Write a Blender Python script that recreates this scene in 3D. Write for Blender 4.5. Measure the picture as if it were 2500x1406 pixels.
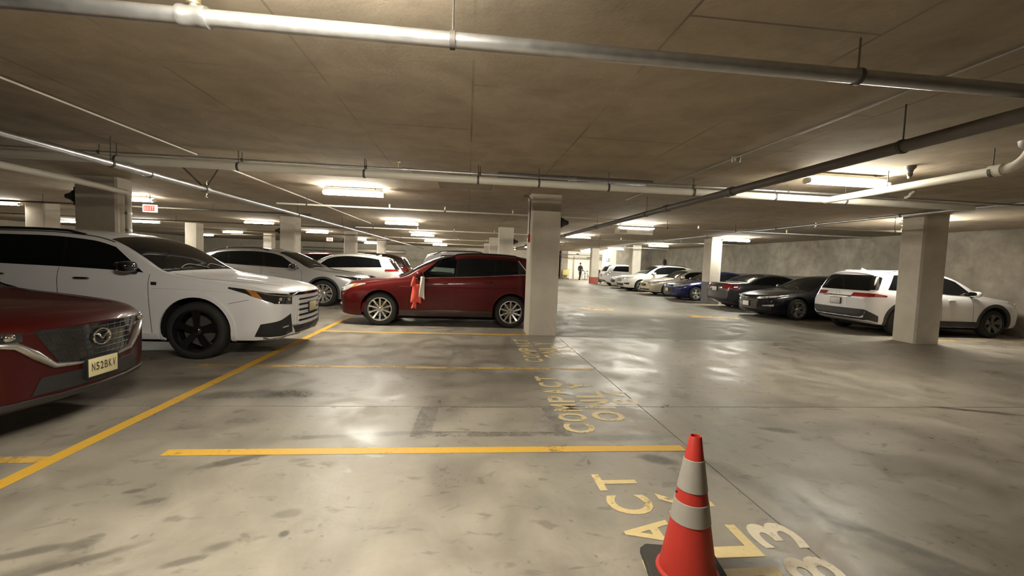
import bpy, bmesh, math, random
import numpy as np
from mathutils import Vector, Matrix
from mathutils.bvhtree import BVHTree

for o in list(bpy.data.objects):
    bpy.data.objects.remove(o, do_unlink=True)
SC = bpy.context.scene
COL = SC.collection
random.seed(7)

# ------------------------------------------------------------------ camera
CAM_H = 1.52
PITCH, ROLL, YAW = math.radians(3.382), math.radians(2.102), math.radians(6.009)
FPX = 1050.0
cam_d = bpy.data.cameras.new('camera')
cam_d.sensor_width = 36.0
cam_d.lens = FPX / 2500.0 * 36.0
cam_d.clip_start = 0.05
cam_d.clip_end = 300
cam = bpy.data.objects.new('camera', cam_d)
COL.objects.link(cam)
fw = Vector((math.sin(YAW) * math.cos(PITCH), math.cos(YAW) * math.cos(PITCH), -math.sin(PITCH)))
rt = Vector((math.cos(YAW), -math.sin(YAW), 0))
up = rt.cross(fw)
r2 = rt * math.cos(ROLL) + up * math.sin(ROLL)
u2 = up * math.cos(ROLL) - rt * math.sin(ROLL)
cam.matrix_world = Matrix(((r2.x, u2.x, -fw.x, 0), (r2.y, u2.y, -fw.y, 0), (r2.z, u2.z, -fw.z, CAM_H), (0, 0, 0, 1)))
SC.camera = cam

# ------------------------------------------------------------------ world, exposure
w = bpy.data.worlds.new('world')
SC.world = w
w.use_nodes = True
w.node_tree.nodes['Background'].inputs[0].default_value = (0.02, 0.018, 0.015, 1)
w.node_tree.nodes['Background'].inputs[1].default_value = 0.1
vs = SC.view_settings
vs.view_transform = 'Standard'
vs.look = 'None'
vs.gamma = 1.0
vs.use_curve_mapping = False
vs.exposure = 0.0
LAMP = 248.0                       # radiance of the fluorescent diffusers
CEIL = 2.97

# ------------------------------------------------------------------ materials
def new_mat(name):
    m = bpy.data.materials.new(name)
    m.use_nodes = True
    nt = m.node_tree
    return m, nt, nt.nodes['Principled BSDF']

def N(nt, kind, **kw):
    n = nt.nodes.new(kind)
    for k, v in kw.items():
        setattr(n, k, v)
    return n

def noise(nt, vec, scale, detail=5, rough=.55, dist=0.0):
    n = N(nt, 'ShaderNodeTexNoise')
    n.inputs['Scale'].default_value = scale
    n.inputs['Detail'].default_value = detail
    n.inputs['Roughness'].default_value = rough
    n.inputs['Distortion'].default_value = dist
    nt.links.new(vec, n.inputs['Vector'])
    return n.outputs['Fac']

def ramp(nt, fac, a, b, c0=(0, 0, 0, 1), c1=(1, 1, 1, 1)):
    n = N(nt, 'ShaderNodeValToRGB')
    n.color_ramp.elements[0].position = a
    n.color_ramp.elements[1].position = b
    n.color_ramp.elements[0].color = c0
    n.color_ramp.elements[1].color = c1
    nt.links.new(fac, n.inputs['Fac'])
    return n.outputs['Color']

def mix(nt, fac, a, b, mode='MIX'):
    n = N(nt, 'ShaderNodeMix', data_type='RGBA', blend_type=mode)
    for sock, v in ((n.inputs[0], fac), (n.inputs[6], a), (n.inputs[7], b)):
        if isinstance(v, bpy.types.NodeSocket):
            nt.links.new(v, sock)
        elif isinstance(v, (int, float)):
            sock.default_value = v
        else:
            sock.default_value = (*v, 1) if len(v) == 3 else v
    return n.outputs[2]

def maprange(nt, fac, a, b, c, d):
    n = N(nt, 'ShaderNodeMapRange')
    nt.links.new(fac, n.inputs[0])
    for i, v in enumerate((a, b, c, d)):
        n.inputs[i + 1].default_value = v
    return n.outputs[0]

def math_(nt, op, a, b=None):
    n = N(nt, 'ShaderNodeMath', operation=op)
    for i, v in enumerate((a, b)):
        if v is None:
            continue
        if isinstance(v, bpy.types.NodeSocket):
            nt.links.new(v, n.inputs[i])
        else:
            n.inputs[i].default_value = v
    return n.outputs[0]

def bump(nt, bs, h, strength, dist=.01):
    n = N(nt, 'ShaderNodeBump')
    n.inputs['Strength'].default_value = strength
    n.inputs['Distance'].default_value = dist
    nt.links.new(h, n.inputs['Height'])
    nt.links.new(n.outputs[0], bs.inputs['Normal'])

def world_pos(nt, scale=(1, 1, 1), rot=0.0):
    g = N(nt, 'ShaderNodeNewGeometry')
    mp = N(nt, 'ShaderNodeMapping')
    mp.inputs['Scale'].default_value = scale
    mp.inputs['Rotation'].default_value = (0, 0, rot)
    nt.links.new(g.outputs['Position'], mp.inputs['Vector'])
    return mp.outputs['Vector']

def obj_pos(nt, scale=(1, 1, 1)):
    g = N(nt, 'ShaderNodeTexCoord')
    mp = N(nt, 'ShaderNodeMapping')
    mp.inputs['Scale'].default_value = scale
    nt.links.new(g.outputs['Object'], mp.inputs['Vector'])
    return mp.outputs['Vector']

def plain(name, col, rough=.5, metal=0.0, var=.12, scale=9.0, coat=0.0, spec=.5, emit=None, es=0.0):
    """procedural plain material: base colour broken up by noise, noisy gloss"""
    m, nt, bs = new_mat(name)
    v = obj_pos(nt)
    f = noise(nt, v, scale, 4)
    dk = tuple(c * (1 - var) for c in col)
    lt = tuple(min(1, c * (1 + var)) for c in col)
    nt.links.new(mix(nt, f, dk, lt), bs.inputs['Base Color'])
    nt.links.new(maprange(nt, f, .3, .7, max(.02, rough * .85), min(1, rough * 1.15)), bs.inputs['Roughness'])
    bs.inputs['Metallic'].default_value = metal
    bs.inputs['Coat Weight'].default_value = coat
    bs.inputs['Coat Roughness'].default_value = .04
    bs.inputs['Specular IOR Level'].default_value = spec
    if emit:
        bs.inputs['Emission Color'].default_value = (*emit, 1)
        bs.inputs['Emission Strength'].default_value = es
    return m

def paint(name, col, metal=0.0, rough=.35, flake=.06, dust=.02, coat=1.0):
    m, nt, bs = new_mat(name)
    v = obj_pos(nt)
    f = noise(nt, v, 900, 2)
    d = noise(nt, v, 1.6, 4)
    c = mix(nt, f, tuple(x * (1 - flake) for x in col), tuple(min(1, x * (1 + flake)) for x in col))
    c = mix(nt, maprange(nt, d, .45, .75, 0, dust), c, (.22, .19, .15))      # thin film of dust
    nt.links.new(c, bs.inputs['Base Color'])
    bs.inputs['Metallic'].default_value = metal
    bs.inputs['Roughness'].default_value = rough
    bs.inputs['Coat Weight'].default_value = coat
    bs.inputs['Specular IOR Level'].default_value = .5 if coat > .9 else .2
    nt.links.new(maprange(nt, d, .3, .7, .03, .1), bs.inputs['Coat Roughness'])
    return m

def glass_mat(name, tint, alpha):
    """tinted car glass: mirror-like coat over a tinted see-through body"""
    m, nt, bs = new_mat(name)
    out = nt.nodes['Material Output']
    v = obj_pos(nt)
    f = noise(nt, v, 3.0, 3)
    bs.inputs['Base Color'].default_value = (.006, .007, .008, 1)
    nt.links.new(maprange(nt, f, .3, .7, .02, .06), bs.inputs['Roughness'])
    bs.inputs['Specular IOR Level'].default_value = .42
    tr = N(nt, 'ShaderNodeBsdfTransparent')
    tr.inputs[0].default_value = (*tint, 1)
    ms = N(nt, 'ShaderNodeMixShader')
    lw = N(nt, 'ShaderNodeLayerWeight')
    lw.inputs['Blend'].default_value = .25
    nt.links.new(maprange(nt, lw.outputs['Fresnel'], 0, 1, alpha, 1.0), ms.inputs[0])
    nt.links.new(tr.outputs[0], ms.inputs[1])
    nt.links.new(bs.outputs[0], ms.inputs[2])
    nt.links.new(ms.outputs[0], out.inputs['Surface'])
    return m

def blob(nt, pos, c, size, rot, wob, soft=.35):
    """soft-edged stain of its own shape at world spot c: returns a 0..1 mask"""
    mp = N(nt, 'ShaderNodeMapping', vector_type='TEXTURE')
    mp.inputs['Location'].default_value = (c[0], c[1], 0)
    mp.inputs['Rotation'].default_value = (0, 0, rot)
    mp.inputs['Scale'].default_value = (size[0], size[1], 1)
    nt.links.new(pos, mp.inputs['Vector'])
    ln = N(nt, 'ShaderNodeVectorMath', operation='LENGTH')
    nt.links.new(mp.outputs[0], ln.inputs[0])
    d = math_(nt, 'ADD', ln.outputs['Value'], wob)
    return maprange(nt, d, 1.0 - soft, 1.0 + soft, 1, 0)

def floor_mat(name, light, dark, gloss, stains=True):
    m, nt, bs = new_mat(name)
    p = world_pos(nt)
    big = noise(nt, p, .45, 6, .6, .4)
    mid = noise(nt, p, 1.9, 6, .62, .5)
    fine = noise(nt, p, 22, 4, .6)
    str_ = noise(nt, world_pos(nt, (1.0, .28, 1), .5), 1.3, 5, .6, .8)
    c = mix(nt, maprange(nt, big, .3, .7, 0, 1), dark, light)
    c = mix(nt, maprange(nt, mid, .34, .66, .8, 0), c, tuple(x * .62 for x in dark))
    c = mix(nt, maprange(nt, str_, .55, .75, 0, .35), c, tuple(min(1, x * 1.12) for x in light))
    # scattered oil spots, elongated along the stalls
    sp = noise(nt, world_pos(nt, (1.0, 1.7, 1), .5), 4.6, 3, .55, .6)
    c = mix(nt, maprange(nt, sp, .60, .68, 0, .55), c, tuple(x * .42 for x in dark))
    sp2 = noise(nt, world_pos(nt, (1.2, 1, 1), 1.1), 13.0, 2, .5)
    c = mix(nt, maprange(nt, sp2, .68, .74, 0, .5), c, tuple(x * .40 for x in dark))
    if stains:
        wob = maprange(nt, noise(nt, p, 3.5, 5, .65), .2, .8, -.55, .55)
        for cx, cy, sx, sy, rot, k in ((-2.35, 4.80, .50, .13, .05, .62), (-1.75, 4.86, .42, .10, -.1, .6),
                                       (-1.62, 3.27, .26, .05, .55, .7), (-.75, 3.72, .75, .045, .1, .6), (1.57, 3.18, .13, .08, -.5, .8),
                                       (3.05, 3.77, .16, .05, -.3, .75), (5.95, 4.30, .42, .05, -.35, .95), (2.3, 2.35, .12, 1.1, .45, .45),
                                       (-2.1, 2.05, .32, .07, .7, .5), (-1.75, 1.95, .2, .06, .6, .5), (2.47, 2.17, .42, .05, -.9, .6),
                                       (2.0, 1.75, .75, .16, .05, .5), (1.45, 3.62, .5, .07, .05, .55), (-1.2, 5.4, .12, .3, .2, .4),
                                       (-2.14, 2.27, .17, .035, .35, .6), (-1.92, 2.33, .07, .05, .6, .55), (-1.83, 2.20, .19, .035, .55, .6), (-2.04, 2.85, .06, .025, .3, .7), (-1.84, 2.73, .07, .03, .4, .5), (-1.24, 2.28, .07, .04, .5, .55), (-.95, 2.37, .025, .03, 0, .8), (-1.0, 2.56, .07, .04, .2, .4), (-1.33, 2.18, .09, .025, .4, .55), (-1.9, 5.26, .09, .2, -.5, .5), (-3.2, 5.3, .8, .25, .1, .35), (.55, 7.6, .9, .2, 0, .35), (.9, 5.6, .55, .3, .2, .35)):
            c = mix(nt, math_(nt, 'MULTIPLY', blob(nt, p, (cx, cy), (sx, sy), rot, wob), k), c, (.05, .045, .036))
    c = mix(nt, maprange(nt, fine, .3, .7, .12, 0), c, tuple(x * .6 for x in dark))
    nt.links.new(c, bs.inputs['Base Color'])
    ro = math_(nt, 'ADD', maprange(nt, mid, .3, .7, gloss - .16, gloss + .22), maprange(nt, fine, .3, .7, -.05, .05))
    nt.links.new(ro, bs.inputs['Roughness'])
    bs.inputs['Specular IOR Level'].default_value = .4
    bump(nt, bs, math_(nt, 'ADD', math_(nt, 'MULTIPLY', mid, 1.5), math_(nt, 'MULTIPLY', fine, .35)), .22, .012)
    return m

def concrete_mat(name, light, dark, rough=.8, seams=None, vstreak=False, grade=.6):
    m, nt, bs = new_mat(name)
    p = world_pos(nt)
    big = noise(nt, p, .55, 6, .62, .6)
    mid = noise(nt, p if not vstreak else world_pos(nt, (1, 1, .3)), 2.4, 6, .65, .4)
    fine = noise(nt, p, 30, 4, .6)
    c = mix(nt, maprange(nt, big, .32, .68, 0, 1), dark, light)
    c = mix(nt, maprange(nt, mid, .4, .75, 0, grade), c, tuple(x * .62 for x in dark))
    c = mix(nt, maprange(nt, fine, .3, .7, .15, 0), c, tuple(x * .7 for x in dark))
    if seams:
        br = N(nt, 'ShaderNodeTexBrick')
        br.offset = .5
        br.inputs['Scale'].default_value = 1.0
        br.inputs['Mortar Size'].default_value = seams[2]
        br.inputs['Mortar Smooth'].default_value = .5
        br.inputs['Brick Width'].default_value = seams[0]
        br.inputs['Row Height'].default_value = seams[1]
        mp = world_pos(nt, (1, 1, 1), math.pi / 2)
        nt.links.new(mp, br.inputs['Vector'])
        gap = noise(nt, p, .9, 3)
        f = math_(nt, 'MULTIPLY', br.outputs['Fac'], maprange(nt, gap, .40, .62, .04, .7))
        c = mix(nt, f, c, tuple(x * .35 for x in dark))
    nt.links.new(c, bs.inputs['Base Color'])
    bs.inputs['Roughness'].default_value = rough
    bs.inputs['Specular IOR Level'].default_value = .25
    bump(nt, bs, math_(nt, 'ADD', mid, math_(nt, 'MULTIPLY', fine, .4)), .25, .015)
    return m

def worn_paint(name, col, wear):
    """road paint rubbed away in patches so that the slab shows through"""
    m, nt, bs = new_mat(name)
    out = nt.nodes['Material Output']
    p = world_pos(nt)
    a = noise(nt, p, 2.2, 6, .7)
    b = noise(nt, p, 28, 4, .7)
    f = math_(nt, 'ADD', math_(nt, 'MULTIPLY', a, .7), math_(nt, 'MULTIPLY', b, .3))
    nt.links.new(mix(nt, b, tuple(x * .8 for x in col), tuple(min(1, x * 1.1) for x in col)), bs.inputs['Base Color'])
    bs.inputs['Roughness'].default_value = .55
    tr = N(nt, 'ShaderNodeBsdfTransparent')
    ms = N(nt, 'ShaderNodeMixShader')
    nt.links.new(maprange(nt, f, wear - .05, wear + .06, 0, .95), ms.inputs[0])
    nt.links.new(tr.outputs[0], ms.inputs[1])
    nt.links.new(bs.outputs[0], ms.inputs[2])
    nt.links.new(ms.outputs[0], out.inputs['Surface'])
    return m

MT = {}
MT['floor'] = floor_mat('concrete_floor', (.375, .336, .278), (.275, .244, .20), .42)
MT['floor_dark'] = floor_mat('concrete_floor_falloff', (.285, .255, .212), (.20, .18, .148), .56, False)  # darker concrete tone, with the light falloff along the aisle painted in
MT['joint'] = plain('joint_dirt', (.05, .045, .038), .9)
MT['patch'] = floor_mat('concrete_patch', (.405, .365, .302), (.33, .295, .242), .38, False)
MT['patch_edge'] = worn_paint('patch_edge', (.21, .188, .155), .49)
MT['ceiling'] = concrete_mat('concrete_ceiling', (.48, .40, .30), (.385, .32, .238), .9, (2.44, 1.22, .012))
MT['wall'] = concrete_mat('concrete_wall', (.46, .41, .335), (.25, .222, .184), .85, None, False, .7)
MT['wall_far'] = concrete_mat('painted_wall', (.62, .58, .49), (.52, .48, .40), .8)
MT['wall_white'] = plain('white_wall', (.86, .83, .74), .7, var=.05, scale=1.5)
MT['band'] = plain('dark_band_paint', (.07, .058, .055), .6)
MT['pillar'] = concrete_mat('concrete_pillar', (.74, .68, .585), (.62, .565, .48), .8, None, False, .3)
MT['pillar_band'] = plain('pillar_stain', (.33, .285, .225), .85, var=.3, scale=4)
MT['pillar_blue'] = plain('pillar_grey_paint', (.16, .155, .16), .7, var=.25, scale=3)
MT['yellow'] = worn_paint('yellow_line_paint', (.72, .42, .05), .36)
MT['yellow_worn'] = worn_paint('yellow_line_paint_worn', (.66, .42, .10), .46)
MT['stencil'] = worn_paint('stencil_paint', (.74, .58, .28), .42)
MT['stencil_white'] = worn_paint('stencil_paint_pale', (.80, .70, .52), .41)
MT['steel'] = plain('galvanised_pipe', (.50, .50, .50), .33, .85, var=.25, scale=14)
MT['steel_dark'] = plain('black_steel_pipe', (.13, .115, .10), .5, .3, var=.3)
MT['pvc'] = plain('white_pvc', (.74, .70, .60), .45, var=.1, scale=3)
MT['conduit'] = plain('conduit_grey', (.34, .31, .26), .45, .5)
MT['rod'] = plain('rod', (.10, .09, .08), .6, .4)
MT['brass'] = plain('brass', (.55, .48, .30), .3, .9)
MT['housing'] = plain('lamp_housing', (.60, .58, .50), .5)
MT['lamp'] = plain('lamp_diffuser', (.9, .9, .85), .4, emit=(1.0, .94, .80), es=LAMP)
MT['lamp_cool'] = plain('lamp_diffuser_cool', (.9, .9, .88), .4, emit=(.97, .96, .84), es=LAMP)
MT['lamp_dim'] = plain('lamp_diffuser_aged', (.9, .9, .85), .4, emit=(1.0, .94, .80), es=LAMP * .62)
MT['lamp_new'] = plain('lamp_diffuser_new', (.9, .9, .85), .4, emit=(1.0, .94, .80), es=LAMP * 1.15)
MT['exit_lit'] = plain('exit_lit', (.8, .1, .08), .4, emit=(1, .09, .06), es=2.2)
MT['exit_white'] = plain('exit_sign_white', (.8, .8, .76), .5, emit=(1, .95, .85), es=1.0)
MT['black'] = plain('black_plastic', (.014, .014, .015), .5)
MT['black_gloss'] = plain('black_gloss', (.008, .008, .009), .12, coat=.6)
MT['clad'] = plain('grey_cladding', (.035, .035, .037), .6)
MT['rubber'] = plain('tyre_rubber', (.018, .017, .016), .75, var=.3)
MT['liner'] = plain('wheel_liner', (.006, .006, .006), .9)
MT['chrome'] = plain('chrome', (.75, .75, .74), .12, 1.0, var=.05)
MT['satin'] = plain('satin_metal', (.45, .44, .42), .3, .9)
MT['alloy'] = plain('alloy_wheel', (.62, .60, .56), .28, .85)
MT['alloy_dark'] = plain('dark_alloy', (.16, .155, .15), .3, .8)
MT['alloy_black'] = plain('black_alloy', (.012, .012, .013), .18, .2, coat=.8)
MT['lamp_lens'] = plain('headlamp_lens', (.55, .55, .53), .1, .3, coat=1, var=.35, scale=18)
MT['lamp_dark'] = plain('headlamp_dark', (.02, .02, .022), .08, .1, coat=1)
MT['amber'] = plain('amber_lens', (.45, .17, .03), .15, coat=1)
MT['red_lens'] = plain('tail_lens', (.22, .012, .012), .12, coat=1)
MT['glass'] = glass_mat('car_glass_dark', (.10, .12, .11), .97)
MT['glass_clear'] = glass_mat('car_glass_clear', (.62, .72, .66), .16)
MT['cabin'] = plain('cabin_trim', (.05, .046, .042), .8)
MT['seat_pale'] = plain('seat_pale', (.62, .62, .56), .7)
MT['seat_dark'] = plain('seat_dark', (.05, .046, .042), .7)
MT['plate'] = plain('plate_yellow', (.62, .55, .32), .45)
MT['plate_white'] = plain('plate_white', (.66, .62, .60), .45)
MT['plate_ink'] = plain('plate_ink', (.06, .055, .03), .5)
MT['p_white'] = paint('paint_white', (.84, .83, .85), dust=.06)
MT['p_white2'] = paint('paint_white_warm', (.78, .75, .70))
MT['p_silver'] = paint('paint_silver', (.55, .54, .54), .55, .35, .12)
MT['p_red'] = paint('paint_red', (.040, .0012, .0015), .2, .4, dust=.0, coat=.3)
MT['p_maroon'] = paint('paint_maroon', (.085, .0033, .003), .2, .4, dust=.005, coat=.35)
MT['p_maroon_dk'] = paint('paint_dark_maroon', (.03, .008, .006), .3, .35)
MT['p_black'] = paint('paint_black', (.005, .005, .008), .1, .3, coat=.7)
MT['p_grey'] = paint('paint_dark_grey', (.045, .044, .048), .5, .3)
MT['p_blue'] = paint('paint_blue', (.008, .014, .095), .4, .3)
MT['p_beige'] = paint('paint_beige', (.56, .49, .38), .4, .35)
MT['orange'] = plain('cone_orange', (.42, .026, .016), .55, var=.12)
MT['orange_faded'] = plain('cone_orange_faded', (.68, .075, .06), .55, var=.12)
MT['reflect'] = plain('cone_sleeve', (.31, .288, .254), .45, var=.10, scale=24)
MT['cone_base'] = plain('cone_base', (.035, .032, .026), .8)
MT['cloth_red'] = plain('vest_orange', (.80, .11, .07), .85)
MT['cloth_white'] = plain('vest_white', (.70, .66, .62), .8)
MT['alarm'] = plain('alarm_red', (.45, .05, .03), .4)
MT['red_paint'] = worn_paint('red_column_paint', (.40, .09, .07), .40)
MT['bin'] = plain('bin_brown', (.05, .035, .03), .6)
MT['yellow_box'] = plain('yellow_plastic', (.50, .43, .17), .6)
MT['skin'] = plain('skin', (.30, .18, .12), .6)
MT['clothes'] = plain('black_clothes', (.010, .010, .012), .9)
MT['sign_grey'] = plain('sign_grey', (.20, .22, .22), .6)
MT['sign_white'] = plain('sign_white', (.8, .8, .78), .6)

# ------------------------------------------------------------------ mesh helpers
def link(name, me, mat=None, parent=None, loc=None, rot=None):
    o = bpy.data.objects.new(name, me)
    COL.objects.link(o)
    if mat is not None and me is not None and not me.materials:
        me.materials.append(MT[mat] if isinstance(mat, str) else mat)
    if parent:
        o.parent = parent
    if loc is not None:
        o.location = loc
    if rot is not None:
        o.rotation_euler = rot
    return o

def tag(o, label=None, cat=None, group=None, kind=None):
    if label: o['label'] = label
    if cat: o['category'] = cat
    if group: o['group'] = group
    if kind: o['kind'] = kind
    return o

def thing(name, label, cat, loc=(0, 0, 0), rz=0.0, group=None):
    o = link(name, None, loc=loc, rot=(0, 0, rz))
    o.empty_display_size = .2
    return tag(o, label, cat, group)

def mesh_pd(name, vs_, fs, smooth=None):
    me = bpy.data.meshes.new(name)
    me.from_pydata([tuple(v) for v in vs_], [], fs)
    bm = bmesh.new(); bm.from_mesh(me)
    bmesh.ops.recalc_face_normals(bm, faces=bm.faces)
    bm.to_mesh(me); bm.free()
    if smooth is not None:
        me.shade_smooth()
        me.set_sharp_from_angle(angle=math.radians(smooth))
    return me

def box_me(name, x0, x1, y0, y1, z0, z1, bev=0.0, seg=2):
    bm = bmesh.new()
    bmesh.ops.create_cube(bm, size=1)
    for v in bm.verts:
        v.co = Vector(((x0 + x1) / 2 + v.co.x * (x1 - x0), (y0 + y1) / 2 + v.co.y * (y1 - y0), (z0 + z1) / 2 + v.co.z * (z1 - z0)))
    if bev:
        bmesh.ops.bevel(bm, geom=bm.edges[:], offset=bev, segments=seg, affect='EDGES', profile=.5)
    me = bpy.data.meshes.new(name)
    bm.to_mesh(me); bm.free()
    if bev:
        me.shade_smooth(); me.set_sharp_from_angle(angle=math.radians(35))
    return me

def box(name, x0, x1, y0, y1, z0, z1, mat, parent=None, bev=0.0, **k):
    return link(name, box_me(name, x0, x1, y0, y1, z0, z1, bev), mat, parent, **k)

def lathe_me(name, prof, n=24, axis='Z', smooth=40):
    """prof: list of (radius, height)"""
    vs_, fs = [], []
    for r, h in prof:
        for i in range(n):
            a = 2 * math.pi * i / n
            c, s = math.cos(a) * r, math.sin(a) * r
            vs_.append((c, s, h) if axis == 'Z' else ((c, h, s) if axis == 'Y' else (h, c, s)))
    for k in range(len(prof) - 1):
        for i in range(n):
            j = (i + 1) % n
            fs.append((k * n + i, k * n + j, (k + 1) * n + j, (k + 1) * n + i))
    if prof[0][0] > 1e-6:
        fs.append(tuple(range(n)))
    if prof[-1][0] > 1e-6:
        fs.append(tuple((len(prof) - 1) * n + i for i in range(n)))
    me = mesh_pd(name, vs_, fs, smooth)
    bm = bmesh.new(); bm.from_mesh(me)
    bmesh.ops.remove_doubles(bm, verts=bm.verts, dist=1e-6)
    bm.to_mesh(me); bm.free()
    return me

def tube_me(name, pts, r, n=12, caps=True):
    """round tube along a polyline; r a number or one per point"""
    P = [Vector(p) for p in pts]
    R = r if isinstance(r, (list, tuple)) else [r] * len(P)
    vs_, fs = [], []
    ref = None
    for i, p in enumerate(P):
        t = (P[min(i + 1, len(P) - 1)] - P[max(i - 1, 0)])
        t = t.normalized() if t.length > 1e-9 else Vector((0, 0, 1))
        if ref is None:
            ref = Vector((0, 0, 1)) if abs(t.z) < .9 else Vector((1, 0, 0))
        a = t.cross(ref)
        if a.length < 1e-6:
            a = t.cross(Vector((0, 1, 0)))
        a.normalize()
        b = a.cross(t).normalized()
        ref = b
        for k in range(n):
            an = 2 * math.pi * k / n
            vs_.append(p + a * math.cos(an) * R[i] + b * math.sin(an) * R[i])
    for i in range(len(P) - 1):
        for k in range(n):
            j = (k + 1) % n
            fs.append((i * n + k, i * n + j, (i + 1) * n + j, (i + 1) * n + k))
    if caps:
        fs.append(tuple(range(n)))
        fs.append(tuple((len(P) - 1) * n + k for k in range(n)))
    return mesh_pd(name, vs_, fs, 45)

def tube(name, pts, r, mat, parent=None, n=12):
    return link(name, tube_me(name, pts, r, n), mat, parent)

def blob_me(name, size, p=2.6, n=14, m=10):
    """super-ellipsoid"""
    def s(v, e): return math.copysign(abs(v) ** e, v)
    vs_, fs = [], []
    e = 2.0 / p
    for i in range(m + 1):
        th = -math.pi / 2 + math.pi * i / m
        for k in range(n):
            ph = 2 * math.pi * k / n
            vs_.append((size[0] * s(math.cos(th), e) * s(math.cos(ph), e), size[1] * s(math.cos(th), e) * s(math.sin(ph), e), size[2] * s(math.sin(th), e)))
    for i in range(m):
        for k in range(n):
            j = (k + 1) % n
            fs.append((i * n + k, i * n + j, (i + 1) * n + j, (i + 1) * n + k))
    me = mesh_pd(name, vs_, fs, 60)
    bm = bmesh.new(); bm.from_mesh(me)
    bmesh.ops.remove_doubles(bm, verts=bm.verts, dist=1e-5)
    bm.to_mesh(me); bm.free()
    return me

def flat_me(name, pts, z):
    return mesh_pd(name, [(x, y, z) for x, y in pts], [tuple(range(len(pts)))])

_txt = {}
def text_me(ch):
    """flat mesh of a character, normalised to the unit square"""
    if ch in _txt:
        return _txt[ch]
    cu = bpy.data.curves.new('glyph', 'FONT')
    cu.body = ch
    cu.resolution_u = 4
    cu.offset = .022
    o = bpy.data.objects.new('glyph', cu)
    COL.objects.link(o)
    dg = bpy.context.evaluated_depsgraph_get()
    me = bpy.data.meshes.new_from_object(o.evaluated_get(dg))
    bpy.data.objects.remove(o, do_unlink=True)
    vs_ = [v.co.copy() for v in me.vertices]
    fs = [tuple(p.vertices) for p in me.polygons]
    x0, x1 = min(v.x for v in vs_), max(v.x for v in vs_)
    y0, y1 = min(v.y for v in vs_), max(v.y for v in vs_)
    if x1 - x0 < .2 * (y1 - y0):
        m_ = (x0 + x1) / 2; x0 = m_ - .25 * (y1 - y0); x1 = m_ + .25 * (y1 - y0)
    _txt[ch] = ([((v.x - x0) / (x1 - x0), (v.y - y0) / (y1 - y0)) for v in vs_], fs)
    bpy.data.meshes.remove(me)
    return _txt[ch]

def glyph_mesh(name, ch, fn):
    uv, fs = text_me(ch)
    me = bpy.data.meshes.new(name)
    me.from_pydata([fn(u, v) for u, v in uv], [], fs)
    return me
# ------------------------------------------------------------------ car builder
def pch(keys):
    """monotone cubic through (x, value) keys"""
    xs = np.array([k[0] for k in keys], float)
    ys = np.array([k[1] for k in keys], float)
    h = np.diff(xs); d = np.diff(ys) / h
    n = len(xs)
    m = np.zeros(n)
    m[0], m[-1] = d[0], d[-1]
    for i in range(1, n - 1):
        if d[i - 1] * d[i] > 0:
            w1, w2 = 2 * h[i] + h[i - 1], h[i] + 2 * h[i - 1]
            m[i] = (w1 + w2) / (w1 / d[i - 1] + w2 / d[i])
    def f(x):
        x = min(max(x, xs[0]), xs[-1])
        i = min(max(int(np.searchsorted(xs, x)) - 1, 0), n - 2)
        t = (x - xs[i]) / h[i]
        return float((2 * t**3 - 3 * t**2 + 1) * ys[i] + (t**3 - 2 * t**2 + t) * h[i] * m[i] + (-2 * t**3 + 3 * t**2) * ys[i + 1] + (t**3 - t**2) * h[i] * m[i + 1])
    return f

SIDE = pch([(0, .972), (.3, .990), (.55, 1.0), (.78, .995), (.92, .975), (1, .945)])

def resample(pts, n):
    P = [Vector(p) for p in pts]
    if len(P) == 1:
        return [P[0].copy() for _ in range(n + 1)]
    L = [0.0]
    for a, b in zip(P, P[1:]):
        L.append(L[-1] + (b - a).length)
    out = []
    for k in range(n + 1):
        s = L[-1] * k / n
        i = 0
        while i < len(P) - 2 and L[i + 1] < s:
            i += 1
        seg = L[i + 1] - L[i]
        t = 0 if seg < 1e-9 else min(1, (s - L[i]) / seg)
        out.append(P[i].lerp(P[i + 1], t))
    return out

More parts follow.
